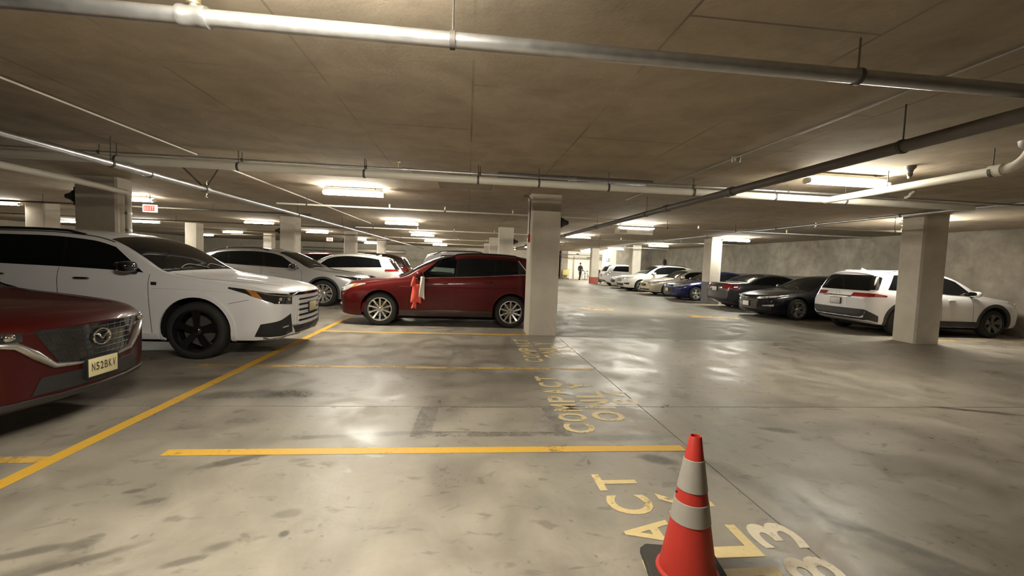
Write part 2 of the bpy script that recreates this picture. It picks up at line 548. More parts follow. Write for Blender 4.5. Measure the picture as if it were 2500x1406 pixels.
class Car:
    """x runs from the nose (0) to the tail (L), y across, z up"""
    def __init__(s, name, label, cat, loc, rz, S, group=None):
        s.S = S
        s.L, s.W = S['L'], S['W']
        s.hw = s.W / 2
        L, hw = s.L, s.hw
        s.top, s.bot, s.belt = pch(S['top']), pch(S['bot']), pch(S['belt'])
        s.plan = pch([(k[0], k[1] * hw) for k in S['plan']])
        bf, br = S.get('bf', .14), S.get('br', .10)
        s.kx = pch([(0, -bf), (1.0, -bf * .75), (2.1, -.07), (2.7, 0), (L - 1.6, 0), (L - .7, .05), (L, br)])
        s.tum = S.get('tumble', .30)
        s.root = thing(name, label, cat, loc, rz, group)
        s.pm = S['paint']
        s.body()

    def edge(s, x):
        """belt height, belt half width, roof-edge height, roof-edge half width, top"""
        w, zt = s.plan(x), s.top(x)
        zB = min(s.belt(x), zt - .045)
        wb = w * .945
        h = zt - zB
        rr = min(.09, .5 * h)
        ze = zt - rr
        ye = wb - s.tum * (ze - zB) - .035 * min(1, h / .5)
        return zB, wb, ze, ye, zt

    def sec(s, x):
        w, zb = s.plan(x), s.bot(x)
        zB, wb, ze, ye, zt = s.edge(x)
        z1 = zb + min(.10, (zB - zb) * .25)
        p = [(0, zb), (.45 * w, zb), (.84 * w, zb), (.935 * w, zb + (z1 - zb) * .25), (.972 * w, z1)]
        for t in (.15, .3, .45, .6, .72, .82, .9, .96):
            p.append((w * SIDE(t), z1 + (zB - z1) * t))
        p.append((wb, zB))
        for t in (.12, .3, .5, .7, .88):
            z = zB + (ze - zB) * t
            p.append((wb + (ye - wb) * (t ** 1.25), z))
        p.append((ye, ze))
        for u in (.985, .95, .89, .8, .65, .45, .22, 0):
            p.append((ye * u, ze + (zt - ze) * (1 - u ** 2.6) ** .62))
        return p

    def shift(s, x, y, w):
        return x + s.kx(x) * (1 - min(1, (y / w)) ** 2)

    def body(s):
        L = s.L
        xs = sorted(set([round(v, 4) for v in list(np.linspace(0, .32, 11)) + list(np.linspace(.32, L - .5, 50)) + list(np.linspace(L - .5, L, 17))]))
        vs_, fs = [], []
        m = len(s.sec(xs[0])) - 1
        ring = 2 * m
        def add_ring(pts, x, w, sc=1.0, zc=0.0):
            idx = []
            Q = [(y * sc, zc + (z - zc) * sc if sc != 1.0 else z) for y, z in pts]
            loop = [(y, z) for y, z in Q] + [(-y, z) for y, z in Q[-2:0:-1]]
            for y, z in loop:
                idx.append(len(vs_)); vs_.append((s.shift(x, abs(y), w), y, z))
            return idx
        rings = []
        p0 = s.sec(0.0); z0 = (p0[0][1] + p0[-1][1]) / 2
        pL = s.sec(L); zL = (pL[0][1] + pL[-1][1]) / 2
        for sc in (.12, .35, .6, .8, .93):
            rings.append(add_ring(p0, 0.0, s.plan(0), sc, z0))
        for x in xs:
            rings.append(add_ring(s.sec(x), x, s.plan(x)))
        for sc in (.93, .8, .6, .35, .12):
            rings.append(add_ring(pL, L, s.plan(L), sc, zL))
        for a, b in zip(rings, rings[1:]):
            for k in range(ring):
                j = (k + 1) % ring
                fs.append((a[k], a[j], b[j], b[k]))
        c0 = len(vs_); vs_.append((s.kx(0), 0, z0))
        c1 = len(vs_); vs_.append((L + s.kx(L), 0, zL))
        for k in range(ring):
            j = (k + 1) % ring
            fs.append((c0, rings[0][j], rings[0][k]))
            fs.append((c1, rings[-1][k], rings[-1][j]))
        s.bvh = BVHTree.FromPolygons([Vector(v) for v in vs_], fs)
        me = mesh_pd('body', vs_, fs, 40)
        me.materials.append(MT[s.pm])
        ob = link('body', me, None, s.root)
        # cut the wheel arches
        S = s.S
        cv, cf = [], []
        ra = S['wr'] + S.get('gap', .055)
        n = 28
        cuts = [(S['xf'], 1), (S['xf'], -1), (S['xr'], 1), (S['xr'], -1)]
        for cx, sd in cuts:
            b0 = len(cv)
            for yy in (sd * (s.hw - .36), sd * (s.hw + .2)):
                for k in range(n):
                    a = 2 * math.pi * k / n
                    cv.append((cx + math.cos(a) * ra, yy, S['wr'] + S.get('lift', 0.01) + math.sin(a) * ra))
            for k in range(n):
                j = (k + 1) % n
                cf.append((b0 + k, b0 + j, b0 + n + j, b0 + n + k))
            cf.append(tuple(b0 + k for k in range(n)))
            cf.append(tuple(b0 + n + k for k in range(n)))
        tunnels = S.get('tunnels', [])
        cm = mesh_pd('cutter', cv, cf)
        cm.materials.append(MT['liner'])
        me.materials.append(MT['liner'])
        co = link('cutter', cm, None, s.root)
        objs = [co]
        md = ob.modifiers.new('b', 'BOOLEAN')
        md.operation = 'DIFFERENCE'; md.object = co; md.solver = 'EXACT'; md.material_mode = 'TRANSFER'
        if S.get('hollow'):
            hm = s.cabin_cutter()
            hm.materials.append(MT['cabin'])
            ho = link('cutter', hm, None, s.root)
            objs.append(ho)
            md2 = ob.modifiers.new('h', 'BOOLEAN')
            md2.operation = 'DIFFERENCE'; md2.object = ho; md2.solver = 'EXACT'; md2.material_mode = 'TRANSFER'
        dg = bpy.context.evaluated_depsgraph_get()
        nm = bpy.data.meshes.new_from_object(ob.evaluated_get(dg))
        ob.modifiers.clear()
        nm.name = 'body'
        ob.data = nm
        nm.shade_smooth(); nm.set_sharp_from_angle(angle=math.radians(38))
        for c in objs:
            d = c.data
            bpy.data.objects.remove(c, do_unlink=True)
            bpy.data.meshes.remove(d)
        bpy.data.meshes.remove(me)
        s.body_ob = ob
        # floor pan, exhaust and suspension hanging below the shell
        zb = min(k[1] for k in S['bot'])
        box('underbody', .45, L - .55, -s.hw + .34, s.hw - .34, zb - .07, zb + .03, 'liner', s.root, .03)
        for xx in (S['xf'], S['xr']):
            link('axle', tube_me('axle', [(xx, -s.hw + .3, S['wr']), (xx, s.hw - .3, S['wr'])], .045, 8), 'liner', s.root)

    def cabin_cutter(s):
        """room inside the cabin plus openings through the side glass"""
        vs_, fs = [], []
        def prism(poly, y0, y1):
            b = len(vs_); n = len(poly)
            for x, z in poly: vs_.append((x, y0, z))
            for x, z in poly: vs_.append((x, y1, z))
            for i in range(n):
                j = (i + 1) % n
                fs.append((b + i, b + j, b + n + j, b + n + i))
            fs.append(tuple(b + i for i in range(n))); fs.append(tuple(b + n + i for i in range(n)))
        for poly in s.S['hollow']:
            prism(poly, -s.hw - .1, s.hw + .1)
        return mesh_pd('hollow', vs_, fs)

    # --- points on the surface
    def _ray(s, o, d):
        h = s.bvh.ray_cast(Vector(o), Vector(d))
        return h[0] if h[0] is not None else s.bvh.find_nearest(Vector(o))[0]
    def sp(s, x, z, sd): return s._ray((x, sd * 3, z), (0, -sd, 0))
    def fp(s, y, z): return s._ray((-3, y, z), (1, 0, 0))
    def rp(s, y, z): return s._ray((s.L + 3, y, z), (-1, 0, 0))
    def tp(s, x, y): return s._ray((x, y, 4), (0, 0, -1))

    def patch(s, name, top, bot, mat, n=14, m=5, off=.005, skirt=.014, parent=None, label=None):
        A, B = resample(top, n), resample(bot, n)
        vs_, fs = [], []
        inner = []
        for r in range(m + 1):
            for c in range(n + 1):
                q = A[c].lerp(B[c], r / m)
                p, nr, _, _ = s.bvh.find_nearest(q)
                vs_.append(p + nr * off); inner.append(p + nr * (off - skirt))
        W1 = n + 1
        for r in range(m):
            for c in range(n):
                a = r * W1 + c
                fs.append((a, a + 1, a + W1 + 1, a + W1))
        rim = [c for c in range(n + 1)] + [r * W1 + n for r in range(1, m + 1)] + [m * W1 + c for c in range(n - 1, -1, -1)] + [r * W1 for r in range(m - 1, 0, -1)]
        base = len(vs_)
        for i in rim: vs_.append(inner[i])
        for k in range(len(rim)):
            j = (k + 1) % len(rim)
            fs.append((rim[k], rim[j], base + j, base + k))
        me = mesh_pd(name, vs_, fs, 50)
        bm = bmesh.new(); bm.from_mesh(me)
        bmesh.ops.remove_doubles(bm, verts=bm.verts, dist=1e-5)
        bmesh.ops.recalc_face_normals(bm, faces=bm.faces)
        bm.to_mesh(me); bm.free()
        o = link(name, me, mat, parent or s.root)
        if label: o['label'] = label
        return o

    def line(s, name, pts, r, mat, parent=None, n=24, off=0.0, sides=6):
        P = []
        for q in resample(pts, n):
            p, nr, _, _ = s.bvh.find_nearest(q)
            P.append(p + nr * off)
        return link(name, tube_me(name, P, r, sides), mat, parent or s.root)

    # --- glazing
    def windows(s):
        S = s.S
        g = S.get('glass', 'glass')
        a, b = S['ws']                      # windshield foot and head along the roof line
        def row(x, f):
            ye = s.edge(x)[3]
            return [s.tp(x + s.kx(x) * (1 - (t * f) ** 2), t * f * ye) for t in np.linspace(-1, 1, 13)]
        o = s.patch('windshield', row(b, .93), row(a, .955), S.get('ws_glass', g), 18, 10, .004)
        o2 = None
        a, b = S['bl']                      # backlight head and foot
        if S.get('bl_rear'):
            ya, yb, za, zb = S['bl_rear']
            T = [s.rp(y, za) for y in np.linspace(-ya, ya, 9)]
            B = [s.rp(y, zb) for y in np.linspace(-yb, yb, 9)]
            o2 = s.patch('rear_window', T, B, g, 14, 8, .004)
        else:
            o2 = s.patch('rear_window', row(a, .90), row(b, .93), g, 16, 9, .004)
        # side glass: panes between slanting pillars
        for sd in (1, -1):
            for i, (xl0, xl1, xr0, xr1, gm) in enumerate(S['panes']):
                T, B = [], []
                for k in range(13):
                    u = k / 12
                    xb_, xt_ = xl0 + (xr0 - xl0) * u, xl1 + (xr1 - xl1) * u
                    zB = s.edge(xb_)[0] + S.get('sillup', .02)
                    zT = max(s.edge(xt_)[2] - S.get('headdn', .03), zB + .004)
                    zcut = S.get('cut')
                    if zcut: zT = max(min(zT, zcut(xt_)), zB + .004)
                    B.append(s.sp(xb_, zB, sd)); T.append(s.sp(xt_, zT, sd))
                s.patch('side_window', T, B, gm or g, 14, 6, .004)
            for q0, q1 in zip(S['panes'], S['panes'][1:]):
                T, B = [], []
                for t_ in (0, .5, 1):
                    xb_, xt_ = q0[2] + (q1[0] - q0[2]) * t_, q0[3] + (q1[1] - q0[3]) * t_
                    zB = s.edge(xb_)[0] + S.get('sillup', .02)
                    B.append(s.sp(xb_, zB, sd)); T.append(s.sp(xt_, max(s.edge(xt_)[2] - S.get('headdn', .03), zB + .004), sd))
                s.patch('door_pillar', T, B, 'black_gloss', 4, 6, .003)
            if S.get('dlo_trim'):
                tm, tr = S['dlo_trim']
                x0, x1 = S['panes'][0][0], S['panes'][-1][2]
                s.line('window_trim', [s.sp(x, s.edge(x)[0] + .008, sd) for x in np.linspace(x0, x1, 14)], tr, tm, off=.004, n=30)
                q = S['panes'][-1]
                s.line('window_trim', [s.sp(q[2], s.edge(q[2])[0] + .01, sd), s.sp(q[3], s.edge(q[3])[2] - .02, sd)], tr, tm, off=.006, n=12)

    def doors(s, seams, handles, hz=.12, mat=None):
        for sd in (1, -1):
            for x0, x1 in seams:
                zs = s.bot(x0) + .10
                s.line('door_seam', [s.sp(x0 + (x1 - x0) * t, zs + (s.edge(x1)[0] - zs) * t, sd) for t in np.linspace(0, 1, 9)], .0035, 'liner', n=16)
            for hx in handles:
                z = s.edge(hx)[0] - hz
                c = s.sp(hx, z, sd)
                o = link('door_handle', blob_me('door_handle', (.105, .018, .017), 3), mat or s.pm, s.root, (c.x, c.y + sd * .016, z), (0, 0, 0))

    def mirrors(s, x, mat=None, drop=.0, size=(.085, .115, .075)):
        for sd in (1, -1):
            zB, wb = s.edge(x)[0], s.edge(x)[1]
            z = zB + .085 - drop
            o = link('mirror', blob_me('mirror', size, 3), mat or s.pm, s.root, (x, sd * (wb + .12), z), (0, 0, sd * -.12))
            link('mirror_glass', blob_me('mirror_glass', (.006, size[1] * .86, size[2] * .8), 4), 'chrome', o, (size[0] - .004, 0, 0))
            link('mirror_arm', tube_me('mirror_arm', [(0, -sd * .02, -.04), (.0, -sd * .17, -size[2] - .02)], [.03, .035], 8), 'black', o)

    def wheels(s):
        S = s.S
        r, tw = S['wr'], S.get('tw', .235)
        rim = S.get('rim', .255)
        st = S['spokes']
        near = S.get('near', (1, -1))
        tyre = lathe_me('wheel', [(rim - .01, -tw / 2 + .015), (rim + .02, -tw / 2), (r - .04, -tw / 2 + .005), (r - .012, -tw / 2 + .03), (r, -tw / 4), (r, tw / 4),
                                  (r - .012, tw / 2 - .03), (r - .04, tw / 2 - .005), (rim + .02, tw / 2), (rim - .01, tw / 2 - .015), (rim - .02, 0), (rim - .01, -tw / 2 + .015)], 40, 'Y', 50)
        barrel = lathe_me('rim', [(rim - .004, tw / 2 - .012), (rim - .004, tw / 2 + .002), (rim - .022, tw / 2 + .004), (rim - .03, tw / 2 - .02), (rim - .045, -.02), (rim - .04, -tw / 2 + .02), (rim - .004, -tw / 2 + .012)], 40, 'Y', 50)
        # the lathe closes its open ends; strip those caps
        for me_ in (tyre, barrel):
            bm = bmesh.new(); bm.from_mesh(me_)
            bmesh.ops.delete(bm, geom=[f for f in bm.faces if len(f.verts) > 8], context='FACES')
            bm.to_mesh(me_); bm.free()
        back = lathe_me('brake_disc', [(0, -.012), (rim - .085, -.012), (rim - .085, .012), (0, .012)], 24, 'Y')
        hub = lathe_me('hub_cap', [(0, .03), (.028, .028), (.035, .018), (.062, .008), (.07, -.03), (0, -.03)], 20, 'Y')
        sm = []
        nsp = st['n']
        def spoke(a0):
            vs_, fs = [], []
            ca, sa = math.cos(a0), math.sin(a0)
            R = [(.045, st['w'][0], .052), ((rim + .045) / 2, (st['w'][0] + st['w'][1]) / 2 * .9, .035), (rim - .016, st['w'][1], .012)]
            sk = st.get('skew', 0.0)
            for k, (rr, ww, dep) in enumerate(R):
                off = sk * k / 2
                for dx, dy in ((-ww / 2, 0), (ww / 2, 0), (ww / 2 * .8, -.03), (-ww / 2 * .8, -.03)):
                    t = dx + off
                    vs_.append((ca * rr - sa * t, tw / 2 - dep + dy + .012, sa * rr + ca * t))
            for k in range(2):
                for i in range(4):
                    j = (i + 1) % 4
                    fs.append((k * 4 + i, k * 4 + j, k * 4 + 4 + j, k * 4 + 4 + i))
            fs.append((0, 1, 2, 3)); fs.append((8, 9, 10, 11))
            return mesh_pd('spoke', vs_, fs, 25)
        angs = []
        for i in range(nsp):
            a0 = 2 * math.pi * i / nsp + st.get('ph', .3)
            if st.get('pair'):
                angs += [a0 - st['pair'], a0 + st['pair']]
            else:
                angs.append(a0)
        sm = [spoke(a) for a in angs]
        for me_ in (tyre,): me_.materials.append(MT['rubber'])
        for x in (S['xf'], S['xr']):
            for sd in (1, -1):
                y = sd * (s.hw - .015 - tw / 2)
                wob = link('wheel', tyre, None, s.root, (x, y, r), (0, 0, 0 if sd > 0 else math.pi))
                link('rim', barrel, st['m'], wob)
                link('brake_disc', back, 'rod', wob)
                if sd in near:
                    link('hub_cap', hub, st['m'], wob, (0, tw / 2 - .045, 0))
                    for me_ in sm:
                        link('spoke', me_, st['m'], wob)

    def arch_trim(s, mat, width=.05, off=.014, a0=-.35, a1=math.pi + .35):
        S = s.S
        ra = S['wr'] + S.get('gap', .055)
        for x in (S['xf'], S['xr']):
            for sd in (1, -1):
                T, B = [], []
                for k in range(22):
                    a = a0 + (a1 - a0) * k / 21
                    for lst, rr in ((T, ra + width), (B, ra - .004)):
                        zz = max(S['wr'] + .01 + math.sin(a) * rr, s.bot(x) + .01)
                        lst.append(s.sp(x + math.cos(a) * rr, zz, sd))
                s.patch('arch_trim', T, B, mat, 26, 2, off, off + .02)

    def sill_trim(s, mat, h=.09, off=.012):
        S = s.S
        ra = S['wr'] + S.get('gap', .055)
        for sd in (1, -1):
            xs = np.linspace(S['xf'] + ra + .01, S['xr'] - ra - .01, 12)
            s.patch('sill_trim', [s.sp(x, s.bot(x) + .06 + h, sd) for x in xs], [s.sp(x, s.bot(x) + .035, sd) for x in xs], mat, 16, 3, off, off + .015)

    def plate(s, at, text, mat='plate', front=True, w=.305, h=.155, tilt=0.0, ypos=0.0):
        """licence plate standing off the bumper at height `at`"""
        p = s.fp(ypos, at) if front else s.rp(ypos, at)
        sg = -1 if front else 1
        fx = p.x + sg * .022
        pl = link('licence_plate', box_me('licence_plate', -.006, .006, -w / 2, w / 2, -h / 2, h / 2, .004), mat, s.root, (fx, ypos, at))
        hx = (-.003, .034) if front else (-.034, .003)
        box('plate_holder', hx[0], hx[1], -w / 2 - .012, w / 2 + .012, -h / 2 - .01, h / 2 + .01, 'black', pl)
        n = len(text)
        if n:
            cw = w * .86 / n
            for i, ch in enumerate(text):
                if ch == ' ':
                    continue
                # reading direction: seen from the front the text runs from +y to -y... mirrored for the tail
                def fn(u, v, i=i):
                    yy = -w * .43 + (i + .12 + .76 * u) * cw
                    return (sg * .0085, yy if not front else -yy, -h * .20 + v * h * .45)
                link('plate_character', glyph_mesh('plate_character', ch, fn), 'plate_ink', pl)
        return pl
# ------------------------------------------------------------------ shared car features
def lr(f):
    for sd in (1, -1):
        f(sd)

def headlamps(c, y0, y1, zt0, zt1, zb0, zb1, xs, zs, mat='lamp_lens', inner=None, amber=True):
    """lamp from y0 on the nose round the corner to station xs on the flank"""
    def one(sd):
        ys = np.linspace(y0, y1, 6)
        T = [c.fp(sd * y, zt0 + (zt1 - zt0) * i / 5) for i, y in enumerate(ys)] + [c.sp(xs, zs, sd)]
        B = [c.fp(sd * y, zb0 + (zb1 - zb0) * i / 5) for i, y in enumerate(ys)] + [c.sp(xs, zs - .02, sd)]
        o = c.patch('headlight', T, B, mat, 18, 5, .006)
        if inner:
            ym = (y0 + y1) / 2
            zc = (zt0 + zb0 + zt1 + zb1) / 4
            for q in (-.28, .22):
                y = ym + q * (y1 - y0)
                p, nr, _, _ = c.bvh.find_nearest(c.fp(sd * y, zc))
                l = link('lamp_reflector', blob_me('lamp_reflector', (.02, .045, .03), 2.2), 'chrome', o, p + nr * .003)
        if amber:
            f = lambda A, t: A[-2].lerp(A[-1], t)
            c.patch('turn_signal', [f(T, .34), f(T, .58)], [f(B, .24), f(B, .46)], 'amber', 6, 3, .010, parent=o)
    lr(one)

def front_patch(c, name, rows, mat, n=18, m=5, off=.006, **k):
    """patch on the nose: rows = list of (z, halfwidth) top and bottom"""
    (zt, wt), (zb, wb) = rows
    return c.patch(name, [c.fp(y, zt) for y in np.linspace(-wt, wt, 11)], [c.fp(y, zb) for y in np.linspace(-wb, wb, 11)], mat, n, m, off, **k)

def rear_patch(c, name, rows, mat, n=18, m=5, off=.006, **k):
    (zt, wt), (zb, wb) = rows
    return c.patch(name, [c.rp(y, zt) for y in np.linspace(-wt, wt, 11)], [c.rp(y, zb) for y in np.linspace(-wb, wb, 11)], mat, n, m, off, **k)

def emblem(c, at, r, front=True, style='ring', mat='chrome'):
    p, nr, _, _ = c.bvh.find_nearest(c.fp(0, at) if front else c.rp(0, at))
    sg = -1 if front else 1
    pts = [(sg * .012, math.cos(a) * r, math.sin(a) * r * .8) for a in np.linspace(0, 2 * math.pi, 25)]
    o = link('emblem', tube_me('emblem', pts, r * .09, 6, False), mat, c.root, (p.x + sg * .006, 0, at))
    if style == 'wing':
        v = [(sg * .014, y, z) for y, z in ((-r * .93, r * .32), (-r * .5, r * .28), (-r * .22, -.02 * r), (0, -r * .2), (r * .22, -.02 * r), (r * .5, r * .28), (r * .93, r * .32))]
        link('emblem_wing', tube_me('emblem_wing', v, [r * .05, r * .12, r * .12, r * .09, r * .12, r * .12, r * .05], 6), mat, o)
    elif style == 'bar':
        link('emblem_bar', tube_me('emblem_bar', [(sg * .012, -r * .8, 0), (sg * .012, r * .8, 0)], r * .12, 6), mat, o)
    return o

def roof_rails(c, x0, x1, mat='black', inset=.05, h=.045):
    def one(sd):
        P = []
        for i, x in enumerate(np.linspace(x0, x1, 9)):
            ye = c.edge(x)[3] - inset
            q = c.tp(x, sd * ye)
            lift = 0 if i in (0, 8) else h
            P.append((q.x, q.y, q.z + lift))
        link('roof_rail', tube_me('roof_rail', P, .018, 8), mat, c.root)
    lr(one)

def antenna(c, x):
    q = c.tp(x, 0)
    me = mesh_pd('antenna_fin', [(0, -.03, 0), (0, .03, 0), (.16, -.02, 0), (.16, .02, 0), (.14, 0, .06), (.02, 0, .01)], [(0, 1, 5), (0, 5, 4, 2), (1, 3, 4, 5), (2, 4, 3), (0, 2, 3, 1)], 20)
    link('antenna_fin', me, c.pm, c.root, (q.x, 0, q.z - .005))

def tail_lamps(c, y0, y1, zt, zb, xs, zs, zse, mat='red_lens'):
    def one(sd):
        ys = np.linspace(y0, y1, 6)
        T = [c.rp(sd * y, zt) for y in ys] + [c.sp(xs, zs, sd)]
        B = [c.rp(sd * y, zb) for y in ys] + [c.sp(xs, zse, sd)]
        c.patch('tail_light', T, B, mat, 18, 4, .008)
    lr(one)

def wipers(c):
    a = c.S['ws'][0]
    for y0, y1 in ((.1, -.45), (.62, .05)):
        P = []
        for t in np.linspace(0, 1, 8):
            y = y0 + (y1 - y0) * t
            x = a + .02 + .10 * math.sin(t * math.pi)
            p, nr, _, _ = c.bvh.find_nearest(c.tp(x + c.kx(x) * (1 - (y / .75) ** 2), y))
            P.append(p + nr * .018)
        link('wiper', tube_me('wiper', P, .007, 6), 'black', c.root)

def hood_lines(c, x0, x1, f0=.62, f1=.86):
    def one(sd):
        c.line('hood_seam', [c.tp(x0 + (x1 - x0) * t, sd * c.plan(x0 + (x1 - x0) * t) * (f0 + (f1 - f0) * min(1, t * 1.6))) for t in np.linspace(0, 1, 10)], .003, 'liner')
    lr(one)

def scale_keys(keys, kx, kz):
    return [(x * kx, z * kz) for x, z in keys]

def suv_spec(L, W, H, paint, **k):
    """ordinary five-door crossover outline scaled to length and height"""
    kx, kz = L / 4.6, H / 1.69
    S = dict(L=L, W=W, paint=paint,
             top=scale_keys([(0, .80), (.06, .88), (.25, .96), (.75, 1.03), (1.15, 1.08), (1.28, 1.13), (1.6, 1.35), (2.0, 1.56), (2.35, 1.655), (2.8, 1.69), (3.4, 1.68), (3.95, 1.62), (4.2, 1.55), (4.36, 1.30), (4.5, 1.05), (4.6, .92)], kx, kz),
             bot=scale_keys([(0, .34), (.08, .26), (.4, .22), (4.1, .24), (4.45, .34), (4.6, .46)], kx, kz),
             belt=scale_keys([(0, .70), (.25, .84), (.8, .96), (1.3, 1.03), (2.2, 1.08), (3.6, 1.14), (4.3, 1.16), (4.6, .86)], kx, kz),
             plan=[(0, .78), (.05 * kx, .86), (.18 * kx, .93), (.5 * kx, .985), (.9 * kx, 1.0), (3.6 * kx, 1.0), (4.2 * kx, .97), (4.45 * kx, .92), (4.6 * kx, .86)],
             xf=.92 * kx, xr=3.62 * kx, wr=.355, rim=.245, tw=.225, ws=(1.27 * kx, 2.12 * kx), bl=(4.1 * kx, 4.4 * kx), bl_rear=(.60, .66, 1.50 * kz, 1.08 * kz),
             panes=[(1.52 * kx, 1.98 * kx, 2.42 * kx, 2.50 * kx, None), (2.46 * kx, 2.54 * kx, 3.35 * kx, 3.40 * kx, None), (3.39 * kx, 3.44 * kx, 4.05 * kx, 3.78 * kx, None)],
             spokes=dict(n=5, w=(.055, .075), m='alloy', pair=.16))
    S.update(k)
    return S

def sedan_spec(L, W, H, paint, **k):
    kx, kz = L / 4.85, H / 1.46
    S = dict(L=L, W=W, paint=paint,
             top=scale_keys([(0, .66), (.06, .74), (.25, .80), (.75, .88), (1.2, .945), (1.34, .98), (1.7, 1.17), (2.1, 1.36), (2.4, 1.435), (2.8, 1.46), (3.2, 1.43), (3.7, 1.28), (4.1, 1.10), (4.3, 1.075), (4.65, 1.06), (4.78, .98), (4.85, .82)], kx, kz),
             bot=scale_keys([(0, .28), (.08, .20), (.4, .17), (4.4, .19), (4.7, .30), (4.85, .40)], kx, kz),
             belt=scale_keys([(0, .58), (.25, .72), (.8, .83), (1.35, .90), (2.2, .945), (3.4, .985), (4.2, 1.01), (4.7, .98), (4.85, .76)], kx, kz),
             plan=[(0, .74), (.05 * kx, .83), (.18 * kx, .91), (.5 * kx, .98), (.9 * kx, 1.0), (3.7 * kx, 1.0), (4.3 * kx, .97), (4.65 * kx, .91), (4.85 * kx, .82)],
             xf=.95 * kx, xr=3.77 * kx, wr=.335, rim=.235, tw=.22, ws=(1.34 * kx, 2.2 * kx), bl=(3.2 * kx, 4.05 * kx), tumble=.36,
             panes=[(1.62 * kx, 2.1 * kx, 2.5 * kx, 2.55 * kx, None), (2.54 * kx, 2.59 * kx, 3.45 * kx, 3.4 * kx, None), (3.49 * kx, 3.43 * kx, 3.95 * kx, 3.62 * kx, None)],
             spokes=dict(n=5, w=(.05, .07), m='alloy', pair=.2))
    S.update(k)
    return S

def seats(c, xs, mat, zseat=.62, backz=1.15, head=True):
    for x in xs:
        for sd in (1, -1):
            o = link('seat', blob_me('seat', (.24, .24, .09), 3), mat, c.root, (x, sd * .38, zseat))
            b = link('seat_back', blob_me('seat_back', (.07, .23, .30), 3), mat, o, (.26, 0, backz - zseat - .28), (0, .22, 0))
            if head:
                link('head_rest', blob_me('head_rest', (.05, .12, .09), 3), mat, o, (.36, 0, backz - zseat + .12), (0, .15, 0))

# ------------------------------------------------------------------ the cars
def finish(c, doorsx=None, handles=None, mirror_x=None, mirror_mat=None, hmat=None):
    S = c.S
    c.windows()
    c.wheels()
    if doorsx: c.doors(doorsx, handles, mat=hmat)
    if mirror_x: c.mirrors(mirror_x, mirror_mat)
    wipers(c)

# --- dark red crossover, nearest on the left
def red_crossover():
    S = suv_spec(4.55, 1.84, 1.67, 'p_red', bf=.16, belt=[(0, .76), (.25, .89), (.8, .97), (1.3, 1.03), (2.2, 1.07), (3.6, 1.13), (4.2, 1.15), (4.55, .86)],
                 top=[(0, .875), (.05, .925), (.2, .985), (.6, 1.04), (1.15, 1.085), (1.30, 1.12), (1.65, 1.35), (2.0, 1.54), (2.35, 1.63), (2.8, 1.67), (3.4, 1.66), (3.95, 1.60), (4.2, 1.50), (4.36, 1.25), (4.5, 1.0), (4.55, .9)],
                 spokes=dict(n=5, w=(.055, .075), m='alloy_dark', pair=.16), near=(1,))
    c = Car('crossover_car', 'dark red crossover nearest the camera with wing emblem and yellow plate', 'car', (-3.37, 4.12, 0), math.pi, S, None)
    finish(c, [(1.5, 1.62), (2.44, 2.50)], [2.2, 3.15], 1.72)
    g = front_patch(c, 'grille', ((.86, .50), (.56, .33)), 'black_gloss', 20, 8, .004)
    # fine mesh of the grille: crossing bars
    for k in range(11):
        t = -1 + 2 * (k + .5) / 11
        c.line('grille_bar', [c.fp(t * .47, .85), c.fp(t * .32, .57)], .003, 'black', g, 6, .005, 4)
    for k in range(6):
        z = .83 - .047 * k
        hw_ = .49 - (.86 - z) * .56
        c.line('grille_bar', [c.fp(y, z) for y in np.linspace(-hw_, hw_, 9)], .003, 'black', g, 14, .005, 4)
    emblem(c, .74, .085, True, 'wing')
    # bright wing under the grille running out to the lamps
    P = [(-.90, .80), (-.74, .785), (-.60, .765), (-.50, .68), (-.38, .57), (-.2, .547), (0, .541)]
    R = [.008, .016, .03, .038, .026, .014, .012]
    pts = [(y, z) for y, z in P] + [(-y, z) for y, z in P[-2::-1]]
    rs = R + R[-2::-1]
    Q = []
    for (y, z) in pts:
        p, nr, _, _ = c.bvh.find_nearest(c.fp(y, z)); Q.append(p + nr * .006)
    link('grille_wing', tube_me('grille_wing', Q, rs, 8), 'satin', c.root)
    headlamps(c, .56, .86, .855, .87, .79, .805, .42, .87, 'lamp_dark', True, False)
    front_patch(c, 'lower_intake', ((.49, .46), (.36, .52)), 'black', 18, 3, .006)
    c.patch('bumper_lip', [c.fp(y, .335) for y in np.linspace(-.8, .8, 13)], [c.fp(y, .29) for y in np.linspace(-.78, .78, 13)], 'clad', 20, 3, .012)
    hood_lines(c, .12, 1.2, .60, .86)
    def hood_crease(sd):
        c.line('hood_crease', [c.tp(x, sd * (.42 + .2 * x)) for x in np.linspace(.25, 1.15, 8)], .012, S['paint'], n=12, off=-.006)
    lr(hood_crease)
    c.plate(.485, 'N52BKV', 'plate')
    c.arch_trim('clad'); c.sill_trim('clad')
    rear_patch(c, 'rear_bumper', ((.58, .76), (.42, .74)), 'clad')
    tail_lamps(c, .42, .76, 1.0, .9, 4.1, .98, .92)

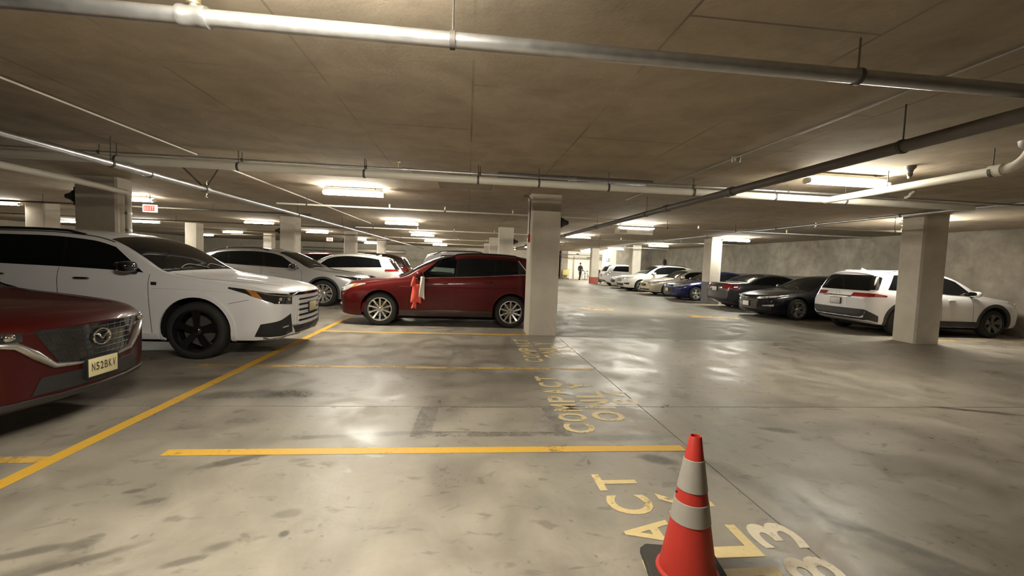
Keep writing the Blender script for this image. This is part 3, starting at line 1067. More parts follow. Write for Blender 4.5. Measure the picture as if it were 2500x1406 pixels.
# --- large white three-row vehicle
def white_three_row():
    S = dict(L=5.08, W=1.98, paint='p_white', bf=.15, br=.08,
             top=[(0, .955), (.05, 1.0), (.22, 1.05), (.8, 1.13), (1.35, 1.20), (1.48, 1.24), (1.8, 1.46), (2.15, 1.655), (2.5, 1.745), (3.1, 1.785), (3.9, 1.775), (4.45, 1.72), (4.75, 1.62), (4.9, 1.3), (5.0, 1.08), (5.08, .95)],
             bot=[(0, .36), (.06, .29), (.35, .25), (4.5, .26), (4.9, .36), (5.08, .48)],
             belt=[(0, .80), (.3, .97), (.9, 1.085), (1.5, 1.165), (2.4, 1.22), (3.8, 1.26), (4.7, 1.29), (5.08, .9)],
             plan=[(0, .80), (.05, .875), (.16, .93), (.45, .985), (.85, 1.0), (4.0, 1.0), (4.6, .97), (4.9, .92), (5.08, .86)],
             xf=1.06, xr=4.0, wr=.405, rim=.30, tw=.255, gap=.065, ws=(1.47, 2.28), bl=(4.6, 4.95), bl_rear=(.64, .70, 1.58, 1.18), tumble=.27,
             panes=[(1.74, 2.16, 2.72, 2.78, None), (2.76, 2.82, 3.72, 3.76, None), (3.76, 3.80, 4.62, 4.45, None)],
             spokes=dict(n=5, w=(.07, .13), m='alloy_black', skew=.02, ph=math.pi / 2 * .98), near=(1,), sillup=.015, headdn=.035)
    c = Car('suv_car', 'large white three-row SUV with black wheels and body-coloured slatted grille', 'car', (-2.68, 7.33, 0), math.pi, S)
    finish(c, [(1.62, 1.66), (2.74, 2.79), (3.8, 3.82)], [2.48, 3.5], 1.86, 'black_gloss', 'chrome')
    # nose: black lamp band, slatted spindle, dark mouth, corner intakes
    c.patch('lamp_band', [c.fp(y, .945) for y in np.linspace(-.62, .62, 15)], [c.fp(y, .905) for y in np.linspace(-.60, .60, 15)], 'black_gloss', 26, 2, .006)
    headlamps(c, .58, .86, .92, .955, .775, .80, .64, 1.03, 'lamp_dark', True, True)
    def drl(sd):
        c.line('running_light', [c.fp(sd * .56, .90), c.fp(sd * .74, .905), c.fp(sd * .86, .93), c.sp(.34, .985, sd)], .008, 'chrome', None, 16, .012)
        # corner intake with its hooked top
        c.patch('corner_intake', [c.fp(sd * .60, .635), c.fp(sd * .68, .60), c.fp(sd * .78, .56), c.sp(.22, .51, sd)], [c.fp(sd * .56, .36), c.fp(sd * .70, .325), c.fp(sd * .82, .325), c.sp(.30, .335, sd)], 'black', 18, 6, .005)
        c.line('fog_lamp', [c.fp(sd * .66, .46), c.fp(sd * .76, .45)], .012, 'lamp_lens', None, 6, .008)
        c.line('bumper_seam', [c.sp(.62, .80, sd), c.sp(.45, .84, sd), c.sp(.36, .86, sd)], .003, 'liner')
        c.line('bumper_blade', [c.fp(sd * .3, .30), c.fp(sd * .7, .305), c.sp(.2, .315, sd)], .012, 'chrome', None, 16, .004)
        c.line('shoulder_crease', [c.sp(x, .955 + .04 * math.sin((x - .45) * 1.6), sd) for x in np.linspace(.42, 1.6, 10)], .010, S['paint'], None, 20, -.005)
        q = c.sp(1.585, 1.055, sd)
        link('fender_badge', box_me('fender_badge', -.035, .035, -.006, .006, -.022, .022, .003), 'black', c.root, (q.x, q.y + sd * .004, q.z))
    lr(drl)
    g = front_patch(c, 'grille', ((.875, .46), (.455, .50)), 'p_white', 18, 8, .004)
    for k in range(5):
        z = .835 - k * .082
        c.patch('grille_gap', [c.fp(y, z + .016) for y in np.linspace(-.40, .40, 9)], [c.fp(y, z - .012) for y in np.linspace(-.42, .42, 9)], 'liner', 16, 2, .008, parent=g)
        c.patch('grille_slat', [c.fp(y, z - .016) for y in np.linspace(-.41, .41, 9)], [c.fp(y, z - .062) for y in np.linspace(-.43, .43, 9)], 'p_white', 16, 3, .014, parent=g)
    front_patch(c, 'lower_mouth', ((.445, .56), (.325, .46)), 'black', 20, 4, .006)
    c.line('mouth_trim', [c.fp(y, .452) for y in np.linspace(-.58, .58, 9)], .010, 'chrome', None, 18, .006)
    c.plate(.70, '', 'plate', True, .29, .15)
    hood_lines(c, .10, 1.38, .55, .88)
    def bulge(sd):
        c.line('hood_crease', [c.tp(x, sd * (.33 + .17 * x)) for x in np.linspace(.15, 1.35, 8)], .014, S['paint'], n=14, off=-.008)
    lr(bulge)
    c.arch_trim('p_white', .055, .010)
    c.sill_trim('p_white', .06, .016)
    roof_rails(c, 2.6, 4.4, 'black', .04, .03)
    c.line('roof_gutter', [c.sp(x, c.edge(x)[2] + .02, 1) for x in np.linspace(2.2, 4.5, 12)], .009, 'black', None, 20)
    antenna(c, 4.3)
    rear_patch(c, 'light_bar', ((1.08, .80), (1.02, .80)), 'red_lens')
    rear_patch(c, 'rear_bumper', ((.56, .78), (.42, .78)), 'clad')
    seats(c, [], 'seat_dark')

# --- silver crossover behind it
def silver_crossover():
    S = suv_spec(4.85, 1.92, 1.70, 'p_silver', wr=.39, rim=.285, tw=.24, bf=.15,
                 top=[(0, .84), (.05, .90), (.22, .97), (.8, 1.06), (1.25, 1.12), (1.4, 1.165), (1.8, 1.40), (2.2, 1.58), (2.55, 1.665), (3.0, 1.70), (3.6, 1.68), (4.1, 1.60), (4.4, 1.49), (4.6, 1.22), (4.75, 1.02), (4.85, .9)],
                 belt=[(0, .74), (.25, .88), (.9, 1.0), (1.45, 1.075), (2.4, 1.11), (3.6, 1.17), (4.4, 1.23), (4.85, .86)],
                 ws=(1.38, 2.3), panes=[(1.66, 2.2, 2.62, 2.7, None), (2.67, 2.75, 3.6, 3.66, None), (3.65, 3.7, 4.38, 4.02, None)],
                 spokes=dict(n=10, w=(.028, .036), m='alloy', pair=.10), near=(1,))
    c = Car('crossover_car', 'silver crossover with black arch trim parked beyond the white three-row SUV', 'car', (-3.30, 14.25, 0), math.pi, S)
    finish(c, [(1.5, 1.6), (2.64, 2.72)], [2.4, 3.42], 1.78, 'black_gloss')
    headlamps(c, .48, .84, .86, .90, .78, .82, .62, .94, 'lamp_dark', True, False)
    front_patch(c, 'grille', ((.78, .45), (.36, .52)), 'black', 18, 6, .006)
    hood_lines(c, .12, 1.3)
    c.arch_trim('clad', .055); c.sill_trim('clad', .10)
    roof_rails(c, 2.6, 4.2, 'black')
    tail_lamps(c, .1, .8, 1.04, .98, 4.45, 1.03, .98)
    rear_patch(c, 'rear_bumper', ((.6, .78), (.42, .76)), 'clad')
    antenna(c, 4.0)

# --- maroon three-row crossover with its side to the camera
def maroon_crossover():
    S = dict(L=4.80, W=1.94, paint='p_maroon', bf=.16, br=.08,
             top=[(0, .74), (.05, .83), (.2, .93), (.6, 1.02), (1.1, 1.085), (1.32, 1.13), (1.7, 1.36), (2.1, 1.55), (2.5, 1.66), (2.95, 1.705), (3.5, 1.70), (4.0, 1.665), (4.3, 1.61), (4.5, 1.50), (4.65, 1.16), (4.80, .92)],
             bot=[(0, .34), (.08, .25), (.4, .21), (4.3, .23), (4.65, .34), (4.80, .48)],
             belt=[(0, .66), (.25, .84), (.8, .965), (1.35, 1.05), (2.0, 1.10), (3.2, 1.165), (4.2, 1.235), (4.80, .9)],
             plan=[(0, .76), (.05, .85), (.18, .92), (.5, .985), (.9, 1.0), (3.9, 1.0), (4.4, .965), (4.65, .91), (4.80, .85)],
             xf=.88, xr=3.82, wr=.375, rim=.268, tw=.24, gap=.05, ws=(1.30, 2.35), bl=(4.3, 4.6), bl_rear=(.6, .66, 1.46, 1.12), tumble=.30,
             panes=[(1.62, 2.14, 2.52, 2.56, 'glass_clear'), (2.57, 2.61, 3.42, 3.45, None), (3.45, 3.48, 4.22, 3.98, None)], dlo_trim=('chrome', .008),
             spokes=dict(n=10, w=(.032, .044), m='alloy'), near=(-1,),
             hollow=[[(1.74, 1.145), (2.19, 1.555), (2.52, 1.60), (2.50, 1.165)]])
    c = Car('crossover_car', 'maroon three-row crossover with ten-spoke wheels and orange vest on its mirror', 'car', (-2.80, 10.77, 0), 0.0, S)
    finish(c, [(1.48, 1.60), (2.52, 2.56), (3.4, 3.46)], [2.28, 3.30], 1.74, None, 'p_maroon')
    headlamps(c, .46, .82, .83, .90, .72, .76, .55, .945, 'lamp_lens', True, True)
    front_patch(c, 'grille', ((.70, .46), (.46, .36)), 'black', 18, 5, .006)
    front_patch(c, 'lower_intake', ((.42, .62), (.33, .62)), 'black', 18, 3, .006)
    def fog(sd):
        q = c.sp(.20, .46, sd)
        c.line('fog_lamp', [c.fp(sd * .70, .47), c.fp(sd * .77, .47)], .03, 'lamp_lens', None, 4, .0)
        c.patch('arch_shade', [c.sp(.62, .56, sd), c.sp(.50, .50, sd)], [c.sp(.56, .30, sd), c.sp(.46, .30, sd)], 'p_maroon', 6, 4, .004)
        c.line('side_crease', [c.sp(x, .88 + .05 * (x - .6) / 3.6, sd) for x in np.linspace(1.3, 4.2, 14)], .010, S['paint'], None, 28, -.005)
        c.line('sill_strip', [c.sp(x, .335, sd) for x in np.linspace(1.4, 3.3, 8)], .012, 'satin', None, 18, -.004)
    lr(fog)
    hood_lines(c, .12, 1.25)
    c.arch_trim('p_maroon', .045, .010)
    c.sill_trim('p_maroon_dk', .10, .012)
    roof_rails(c, 2.35, 4.1, 'black', .05, .05)
    tail_lamps(c, .5, .8, 1.12, .95, 4.42, 1.10, .97)
    seats(c, [2.42], 'seat_pale', .78, 1.42, False)
    # pale trim panel and seat seen through the front window
    link('sun_shade', mesh_pd('sun_shade', [(1.86, .1, 1.16), (2.44, .1, 1.16), (2.44, .1, 1.21), (2.12, .1, 1.23), (1.86, .1, 1.235), (1.86, .13, 1.16), (2.44, .13, 1.16), (2.44, .13, 1.21), (2.12, .13, 1.23), (1.86, .13, 1.235)],
                            [(0, 1, 2, 3, 4), (5, 6, 7, 8, 9), (0, 1, 6, 5), (1, 2, 7, 6), (2, 3, 8, 7), (3, 4, 9, 8), (4, 0, 5, 9)]), 'seat_pale', c.root)
    return c

# --- white crossover on the right with its tail to the aisle
def white_crossover_tail():
    S = suv_spec(4.5, 1.86, 1.69, 'p_white', br=.10, bf=.08, wr=.37, rim=.25, gap=.07,
                 top=[(0, .86), (.05, .93), (.22, 1.0), (.75, 1.06), (1.1, 1.10), (1.24, 1.14), (1.6, 1.38), (2.0, 1.58), (2.3, 1.655), (2.8, 1.69), (3.5, 1.68), (3.95, 1.64), (4.12, 1.56), (4.3, 1.26), (4.4, 1.06), (4.5, .96)],
                 bot=[(0, .36), (.08, .28), (.4, .24), (4.0, .26), (4.35, .34), (4.5, .44)],
                 bl_rear=(.62, .74, 1.53, 1.13), spokes=dict(n=5, w=(.05, .07), m='alloy_dark', pair=.18), near=(1, -1))
    c = Car('crossover_car', 'white crossover behind the nearest right-hand pillar, tail to the aisle', 'car', (14.58, 10.70, 0), math.pi, S)
    finish(c, [(1.5, 1.6), (2.44, 2.5)], [2.2, 3.15], 1.62, 'p_white')
    tail_lamps(c, .40, .80, 1.07, .975, 4.02, 1.03, .99)
    c.patch('spoiler', [c.tp(4.0, y) for y in np.linspace(-.58, .58, 9)], [c.tp(4.14, y) + Vector((.04, 0, .02)) for y in np.linspace(-.60, .60, 9)], 'p_white', 16, 3, .02, .03)
    c.patch('rear_cladding', [c.sp(4.2, .50, 1)] + [c.rp(y, .66) for y in np.linspace(.78, -.78, 11)] + [c.sp(4.2, .50, -1)], [c.sp(4.18, .34, 1)] + [c.rp(y, .40) for y in np.linspace(.8, -.8, 11)] + [c.sp(4.18, .34, -1)], 'clad', 26, 6, .014, .03)
    rear_patch(c, 'garnish', ((.985, .42), (.945, .42)), 'satin', off=.012)
    rear_patch(c, 'plate_recess', ((.93, .32), (.72, .34)), 'p_white', off=.004)
    def side(sd):
        # dark glass wrapping into the rear pillar, and the kinked quarter panel
        c.patch('rear_pillar_panel', [c.rp(sd * .62, 1.50), c.sp(4.03, 1.47, sd)], [c.rp(sd * .73, 1.14), c.sp(4.22, 1.16, sd)], 'black_gloss', 8, 6, .006)
    lr(side)
    c.plate(.83, '', 'plate_white', False, .30, .15, ypos=.02)
    emblem(c, 1.035, .055, False, 'ring')
    c.arch_trim('clad', .075); c.sill_trim('clad', .12)
    roof_rails(c, 2.2, 3.9, 'satin', .05, .045)
    antenna(c, 3.75)
    headlamps(c, .5, .82, .92, .95, .84, .86, .45, .96, 'lamp_lens', True, False)
    front_patch(c, 'grille', ((.80, .46), (.45, .5)), 'black')
    front_patch(c, 'front_cladding', ((.42, .76), (.34, .74)), 'clad')
    return c

def black_sedan():
    S = sedan_spec(4.92, 1.85, 1.46, 'p_black', bf=.20, wr=.345, rim=.25, near=(-1, 1), spokes=dict(n=5, w=(.04, .06), m='alloy', pair=.2, ph=.1))
    c = Car('sedan_car', 'glossy black sedan with silver wheels nosed toward the aisle', 'car', (9.60, 13.58, 0), 0.0, S)
    finish(c, [(1.45, 1.6), (2.52, 2.56)], [2.3, 3.2], 1.72)
    headlamps(c, .42, .80, .70, .76, .63, .70, .62, .80, 'lamp_lens', True, False)
    front_patch(c, 'upper_grille', ((.635, .40), (.60, .42)), 'black', off=.005)
    g = front_patch(c, 'lower_grille', ((.56, .46), (.34, .40)), 'black', off=.005)
    for k in range(4):
        z = .53 - k * .05
        c.line('grille_bar', [c.fp(y, z) for y in np.linspace(-.42, .42, 9)], .009, 'chrome', g, 14, .008)
    c.line('grille_trim', [c.fp(y, .585) for y in np.linspace(-.48, .48, 9)], .014, 'chrome', None, 14, .006)
    c.line('grille_trim', [c.fp(y, .325) for y in np.linspace(-.44, .44, 9)], .010, 'chrome', None, 14, .006)
    def fog(sd):
        c.patch('fog_lamp', [c.fp(sd * .58, .44), c.sp(.16, .49, sd)], [c.fp(sd * .60, .41), c.sp(.17, .43, sd)], 'lamp_lens', 8, 3, .01)
        c.line('window_trim', [c.sp(x, c.edge(x)[2] + .005, sd) for x in np.linspace(1.75, 3.3, 12)], .011, 'chrome', None, 20, .002)
        c.line('belt_trim', [c.sp(x, c.edge(x)[0] + .005, sd) for x in np.linspace(1.7, 3.85, 12)], .010, 'chrome', None, 20, .004)
        c.line('side_crease', [c.sp(x, .74 + .02 * x, sd) for x in np.linspace(1.0, 4.2, 14)], .009, S['paint'], None, 28, -.004)
    lr(fog)
    emblem(c, .60, .05, True, 'bar')
    c.plate(.46, '', 'plate_white', True, .30, .15)
    hood_lines(c, .12, 1.28)
    tail_lamps(c, .5, .78, .98, .86, 4.5, .96, .88)

def grey_sedan():
    S = sedan_spec(4.7, 1.80, 1.44, 'p_grey', near=(1, -1))
    c = Car('sedan_car', 'dark grey sedan with its tail to the aisle beside the black sedan', 'car', (14.85, 16.55, 0), math.pi, S)
    finish(c, [(1.4, 1.55), (2.44, 2.48)], [2.2, 3.1], 1.66)
    tail_lamps(c, .42, .76, .97, .80, 4.3, .96, .84)
    c.plate(.78, '', 'plate_white', False)
    c.line('boot_trim', [c.rp(y, .88) for y in np.linspace(-.4, .4, 7)], .012, 'chrome', None, 10, .006)
    rear_patch(c, 'rear_valance', ((.45, .7), (.36, .66)), 'clad')
    c.line('boot_seam', [c.rp(-.6, .70), c.rp(0, .68), c.rp(.6, .70)], .004, 'liner', None, 12, .002)
    headlamps(c, .45, .8, .7, .75, .62, .68, .55, .79, 'lamp_lens', True, False)
    front_patch(c, 'grille', ((.56, .42), (.36, .4)), 'black')

def blue_sedan():
    S = sedan_spec(4.6, 1.80, 1.45, 'p_blue', near=(-1,), glass='glass')
    c = Car('sedan_car', 'dark blue sedan nose-out behind the second right-hand pillar', 'car', (10.05, 20.45, 0), 0.0, S)
    finish(c, [(1.4, 1.55), (2.4, 2.44)], [2.15, 3.05], 1.62)
    headlamps(c, .45, .8, .71, .77, .62, .68, .55, .81, 'lamp_lens', True, False)
    front_patch(c, 'grille', ((.60, .46), (.38, .42)), 'black')
    c.line('bumper_trim', [c.fp(y, .30) for y in np.linspace(-.7, .7, 9)], .014, 'chrome', None, 16, .006)
    c.plate(.48, '', 'plate', True)
    tail_lamps(c, .45, .76, .97, .84, 4.2, .95, .86)

def beige_sedan():
    S = sedan_spec(4.8, 1.80, 1.47, 'p_beige', near=(-1,), spokes=dict(n=7, w=(.04, .06), m='alloy'), wr=.33)
    c = Car('sedan_car', 'beige sedan with pale glossy hood parked before the white SUV', 'car', (10.05, 23.45, 0), 0.0, S)
    finish(c, [(1.45, 1.6), (2.5, 2.54)], [2.25, 3.15], 1.7, None, 'chrome')
    headlamps(c, .42, .80, .72, .79, .60, .66, .60, .82, 'lamp_lens', True, True)
    front_patch(c, 'grille', ((.62, .34), (.48, .30)), 'black')
    front_patch(c, 'lower_intake', ((.36, .62), (.28, .60)), 'black')
    c.line('grille_trim', [c.fp(y, .635) for y in np.linspace(-.34, .34, 7)], .014, 'chrome', None, 12, .008)
    emblem(c, .56, .06, True, 'bar')
    hood_lines(c, .12, 1.25)
    tail_lamps(c, .45, .76, .97, .84, 4.4, .95, .86)

def white_suv_rails():
    S = suv_spec(4.65, 1.89, 1.71, 'p_white2', near=(-1,), spokes=dict(n=5, w=(.06, .09), m='alloy'))
    c = Car('suv_car', 'white SUV with black roof rails nosed toward the aisle on the right', 'car', (9.75, 26.5, 0), 0.0, S)
    finish(c, [(1.5, 1.62), (2.46, 2.5)], [2.25, 3.2], 1.72, None)
    headlamps(c, .44, .84, .84, .91, .74, .80, .55, .94, 'lamp_lens', True, True)
    front_patch(c, 'grille', ((.80, .42), (.60, .36)), 'chrome', off=.006)
    front_patch(c, 'lower_intake', ((.50, .52), (.34, .60)), 'black')
    def fog(sd):
        c.patch('fog_lamp', [c.fp(sd * .60, .53), c.sp(.20, .55, sd)], [c.fp(sd * .62, .43), c.sp(.20, .44, sd)], 'black_gloss', 8, 4, .008)
        c.line('lamp_ring', [c.fp(sd * .70, .48), c.fp(sd * .76, .48)], .03, 'lamp_lens', None, 4, 0)
    lr(fog)
    c.sill_trim('clad', .06)
    roof_rails(c, 2.3, 4.0, 'black', .04, .05)
    hood_lines(c, .12, 1.2)
    tail_lamps(c, .5, .8, 1.1, .9, 4.2, 1.08, .92)

def silver_sedan():
    S = sedan_spec(4.7, 1.80, 1.46, 'p_silver', near=(-1,))
    c = Car('sedan_car', 'silver grey sedan mostly hidden behind the white SUV with roof rails', 'car', (10.3, 29.4, 0), 0.0, S)
    finish(c, [(1.45, 1.6)], [2.2], 1.7)
    headlamps(c, .45, .8, .70, .77, .60, .66, .55, .80, 'lamp_lens', True, False)
    front_patch(c, 'grille', ((.60, .42), (.40, .40)), 'black')
    c.line('bumper_trim', [c.fp(y, .30) for y in np.linspace(-.7, .7, 9)], .016, 'chrome', None, 16, .006)

def white_suv_tail():
    S = suv_spec(4.45, 1.85, 1.67, 'p_white', near=(1,), bl_rear=(.58, .66, 1.50, 1.12))
    c = Car('suv_car', 'farthest white SUV on the right with its tail to the aisle', 'car', (14.9, 32.6, 0), math.pi, S)
    finish(c, [(1.4, 1.55), (2.36, 2.4)], [2.1, 3.0], 1.6)
    tail_lamps(c, .56, .82, 1.06, .86, 4.1, 1.03, .9, 'lamp_lens')
    rear_patch(c, 'rear_bumper', ((.46, .74), (.40, .72)), 'clad', off=.012)
    c.plate(.82, '', 'plate_white', False)
    c.patch('spoiler', [c.tp(3.85, y) for y in np.linspace(-.56, .56, 9)], [c.tp(4.06, y) + Vector((.05, 0, .02)) for y in np.linspace(-.58, .58, 9)], 'black_gloss', 16, 3, .02, .03)

def white_hatch():
    S = suv_spec(4.6, 1.89, 1.66, 'p_white2', near=(-1,),
                 top=[(0, .80), (.06, .88), (.25, .96), (.75, 1.03), (1.15, 1.08), (1.28, 1.13), (1.6, 1.35), (2.0, 1.54), (2.35, 1.63), (2.8, 1.66), (3.4, 1.63), (3.95, 1.55), (4.2, 1.47), (4.36, 1.26), (4.5, 1.05), (4.6, .92)],
                 panes=[(1.52, 1.98, 2.42, 2.50, None), (2.44, 2.52, 3.4, 3.45, None), (3.41, 3.46, 4.02, 3.90, None)])
    c = Car('crossover_car', 'white crossover with black side glass and pale tail behind the maroon crossover hood', 'car', (-7.32, 17.95, 0), 0.0, S)
    finish(c, None, None, 1.62)
    c.doors([(1.5, 1.62), (2.44, 2.5)], [2.3, 3.2])
    tail_lamps(c, .42, .82, 1.08, 1.0, 4.15, 1.07, 1.0)
    rear_patch(c, 'rear_bumper', ((.6, .78), (.42, .76)), 'clad', off=.012)
    c.patch('spoiler', [c.tp(4.0, y) for y in np.linspace(-.58, .58, 9)], [c.tp(4.18, y) + Vector((.08, 0, .03)) for y in np.linspace(-.60, .60, 9)], 'p_white2', 16, 3, .02, .03)
    c.arch_trim('clad'); antenna(c, 3.7)

def brown_suv():
    S = suv_spec(4.7, 1.9, 1.72, 'p_maroon_dk', near=(-1,))
    c = Car('suv_car', 'dark brown SUV whose roof shows just right of the white crossover', 'car', (-7.4, 21.3, 0), 0.0, S)
    finish(c, [(1.5, 1.62), (2.5, 2.56)], [2.3, 3.2], 1.7)
    tail_lamps(c, .5, .8, 1.12, .95, 4.25, 1.1, .97)
    roof_rails(c, 2.4, 4.1, 'black')

def boxy_white_suv():
    S = suv_spec(4.8, 1.95, 1.84, 'p_white', near=(1,), wr=.38, bl_rear=(.62, .7, 1.68, 1.2))
    c = Car('suv_car', 'tall white SUV with black roof rack hidden behind the maroon crossover', 'car', (3.05, 15.6, 0), math.pi, S)
    finish(c, [(1.5, 1.62), (2.5, 2.56)], [2.3, 3.2], 1.75)
    headlamps(c, .5, .84, .9, .95, .8, .84, .5, 1.0)
    front_patch(c, 'grille', ((.85, .5), (.5, .5)), 'black')
    roof_rails(c, 2.4, 4.2, 'black', .05, .07)
    tail_lamps(c, .62, .86, 1.2, .9, 4.5, 1.18, .92)

def maroon_far():
    S = suv_spec(4.6, 1.88, 1.68, 'p_maroon', near=(1,))
    c = Car('suv_car', 'dark red SUV roof far back left of the white crossover', 'car', (-4.6, 24.2, 0), math.pi, S)
    finish(c, [(1.5, 1.62)], [2.3], 1.7)
    headlamps(c, .5, .84, .84, .9, .74, .8, .5, .93)

def maroon_behind_pillar():
    S = suv_spec(4.8, 1.92, 1.72, 'p_maroon_dk', near=(-1,))
    c = Car('suv_car', 'very dark red SUV just visible between the maroon crossover and the centre pillar', 'car', (-2.4, 13.5, 0), 0.0, S)
    finish(c, [(1.5, 1.62), (2.5, 2.56)], [2.3, 3.2], 1.75)
    headlamps(c, .5, .84, .84, .9, .74, .8, .5, .93)
    tail_lamps(c, .5, .8, 1.12, .95, 4.3, 1.1, .97)
# ------------------------------------------------------------------ the setting
JX = 1.925                                                   # long joint beside the stalls
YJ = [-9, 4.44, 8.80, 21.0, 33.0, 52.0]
floor = box('floor', -28, 24, -9, 52, -.40, -.06, 'joint')
tag(floor, 'stained concrete garage floor with yellow stall lines', 'floor', kind='structure')
g = .006
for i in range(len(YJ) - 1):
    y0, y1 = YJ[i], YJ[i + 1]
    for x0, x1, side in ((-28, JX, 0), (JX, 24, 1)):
        m = 'floor_dark' if (side == 1 and i >= 2) else 'floor'  # slabs beyond the pillar line carry the aisle's falloff in their colour
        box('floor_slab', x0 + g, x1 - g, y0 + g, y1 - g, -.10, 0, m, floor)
# sawn-out and refilled rectangle
flat = lambda n, p, z, m, par=floor: link(n, flat_me(n, p, z), m, par)
flat('patch_edge', [(-.45, 3.66), (.98, 3.66), (.96, 4.43), (-.43, 4.43)], .0012, 'patch_edge')
flat('floor_patch', [(-.27, 3.77), (.84, 3.75), (.82, 4.40), (-.25, 4.40)], .0024, 'patch')
def strip(n, a, b, wd, m, z=.002, seg=8):
    a, b = Vector((*a, 0)), Vector((*b, 0))
    d = (b - a).normalized(); p = Vector((-d.y, d.x, 0)) * wd / 2
    vs_, fs = [], []
    for k in range(seg + 1):
        q = a.lerp(b, k / seg)
        j = .004 * math.sin(k * 2.3)
        vs_ += [(*(q + p * (1 + j))[:2], z), (*(q - p * (1 - j))[:2], z)]
    for k in range(seg): fs.append((2 * k, 2 * k + 1, 2 * k + 3, 2 * k + 2))
    return link(n, mesh_pd(n, vs_, fs), m, floor)
strip('painted_line', (-2.22, 3.395), (1.87, 3.395), .105, 'yellow')
strip('painted_line', (-3.6, 6.07), (1.92, 6.07), .10, 'yellow_worn')
strip('painted_line', (-2.9, 8.97), (1.30, 8.95), .11, 'yellow')
strip('painted_line', (-2.89, 1.6), (-2.93, 12.3), .115, 'yellow', .0022)
strip('painted_line', (-2.93, 12.3), (-2.95, 30), .11, 'yellow_worn', .0022)
strip('painted_line', (-7.9, 3.30), (-2.9, 3.30), .10, 'yellow_worn')
for yy in (11.75, 14.45, 17.15, 19.85, 22.6):
    strip('painted_line', (-2.9, yy), (1.9, yy), .10, 'yellow_worn')
for yy in (6.6, 9.3, 12.15, 15.0, 18.0, 21.9, 25.0, 27.9, 31.0):
    strip('painted_line', (10.2, yy), (15.0, yy), .10, 'yellow_worn')
# direction arrow and worn yellow patch in the aisle
flat('painted_arrow', [(4.0, 14.75), (4.45, 14.1), (4.45, 14.45), (5.1, 14.25), (5.1, 14.85), (4.45, 14.95), (4.45, 15.3)], .002, 'yellow_worn')
flat('painted_mark', [(7.1, 12.9), (8.6, 12.6), (8.8, 13.2), (7.3, 13.5)], .002, 'yellow_worn')
# stencilled words: they read from the aisle, so letters stand with their heads to -x
def word(txt, x_top, x_bot, y0, y1, m, hide=()):
    n = len(txt)
    cw = (y1 - y0) / n
    for i, ch in enumerate(txt):
        if i in hide: continue
        def fn(u, v, i=i): return (x_bot + (x_top - x_bot) * v, y0 + (i + .10 + .78 * u) * cw, .0022)
        link('painted_letter', glyph_mesh('painted_letter', ch, fn), m, floor)
for k, dy in enumerate((-2.68, 0, 2.76)):
    word('COMPACT', .94, 1.235, 3.70 + dy, 5.68 + dy, 'stencil')
    word('ONLY', 1.30, 1.635, 3.98 + dy, 5.42 + dy, 'stencil')
    word(('83', '84', '85')[k], 1.67, 1.955, 4.46 + dy, 5.06 + dy, 'stencil_white')

ceiling = box('ceiling', -28, 24, -9, 52, CEIL, CEIL + .3, 'ceiling')
tag(ceiling, 'flat board-marked concrete garage ceiling', 'ceiling', kind='structure')
def struct(n, *a, mat='wall', label=None, cat='wall', **k):
    o = box(n, *a, mat, **k)
    return tag(o, label, cat, kind='structure')
struct('wall_right', 15.1, 15.5, -9, 34.2, 0, CEIL, label='long stained concrete wall behind the right-hand cars')
struct('trim_1', 15.06, 15.1, 13.2, 34.2, 0, 1.38, mat='band', label='dark painted dado along the right-hand wall', cat='trim')
struct('wall_block', 12.1, 15.5, 34.2, 37.8, 0, CEIL, label='grey concrete core wall beyond the farthest right-hand cars')
struct('wall_left', -28.3, -28, -9, 52, 0, CEIL, label='far left concrete garage wall', mat='wall_far')
struct('wall_back', -28, 24, -9.3, -9, 0, CEIL, label='concrete wall behind the viewpoint')
struct('wall_front', -28, 9.9, 48, 48.4, 0, CEIL, mat='wall_far', label='pale far garage wall beyond the left-hand cars')
struct('wall_white', 10.2, 24, 45.5, 45.9, 0, CEIL, mat='wall_white', label='bright white wall at the far end of the aisle')
struct('wall_jamb', 9.9, 10.6, 45.0, 45.5, 0, CEIL, mat='wall', label='grey concrete jamb left of the bright far wall')
struct('wall_white_side', 12.07, 12.1, 34.3, 37.8, .0, CEIL, mat='wall_white', label='white lit flank of the concrete core wall with a small sign')
struct('wall_far_right', 23.7, 24, -9, 52, 0, CEIL, label='hidden outer wall on the right')

# ------------------------------------------------------------------ pillars
def pillar(x0, x1, y0, y1, label, base=None, band=None, blue=None, group='concrete pillars'):
    cx, cy = (x0 + x1) / 2, (y0 + y1) / 2
    t = thing('concrete_pillar', label, 'pillar', (cx, cy, 0), 0, group)
    a, b = (x1 - x0) / 2, (y1 - y0) / 2
    c = .035
    oct_ = [(-a + c, -b), (a - c, -b), (a, -b + c), (a, b - c), (a - c, b), (-a + c, b), (-a, b - c), (-a, -b + c)]
    def prism(n, z0, z1, e, m, par=t):
        vs_ = [(x + math.copysign(e, x), y + math.copysign(e, y), z) for z in (z0, z1) for x, y in oct_]
        fs = [(i, (i + 1) % 8, 8 + (i + 1) % 8, 8 + i) for i in range(8)] + [tuple(range(8)), tuple(range(8, 16))]
        return link(n, mesh_pd(n, vs_, fs), m, par)
    prism('shaft', 0, CEIL, 0, 'pillar')
    if base: prism('painted_base', 0.0, base, .004, 'red_paint')
    if blue: prism('painted_band', 0.0, blue, .004, 'pillar_blue')
    if band:
        prism('stained_band', band[0], band[1], .004, 'pillar_band')
        prism('collar', band[1], CEIL - .001, .012, 'pillar')
    return t
pillar(1.30, 1.93, 8.95, 9.55, 'pale square pillar at centre, right beside the maroon crossover tail', band=(2.62, 2.86))
pillar(1.27, 1.88, 17.9, 18.5, 'second pillar of the centre row, above the maroon crossover roof')
pillar(1.27, 1.85, 25.8, 26.4, 'third small pillar of the centre row, left of the second')
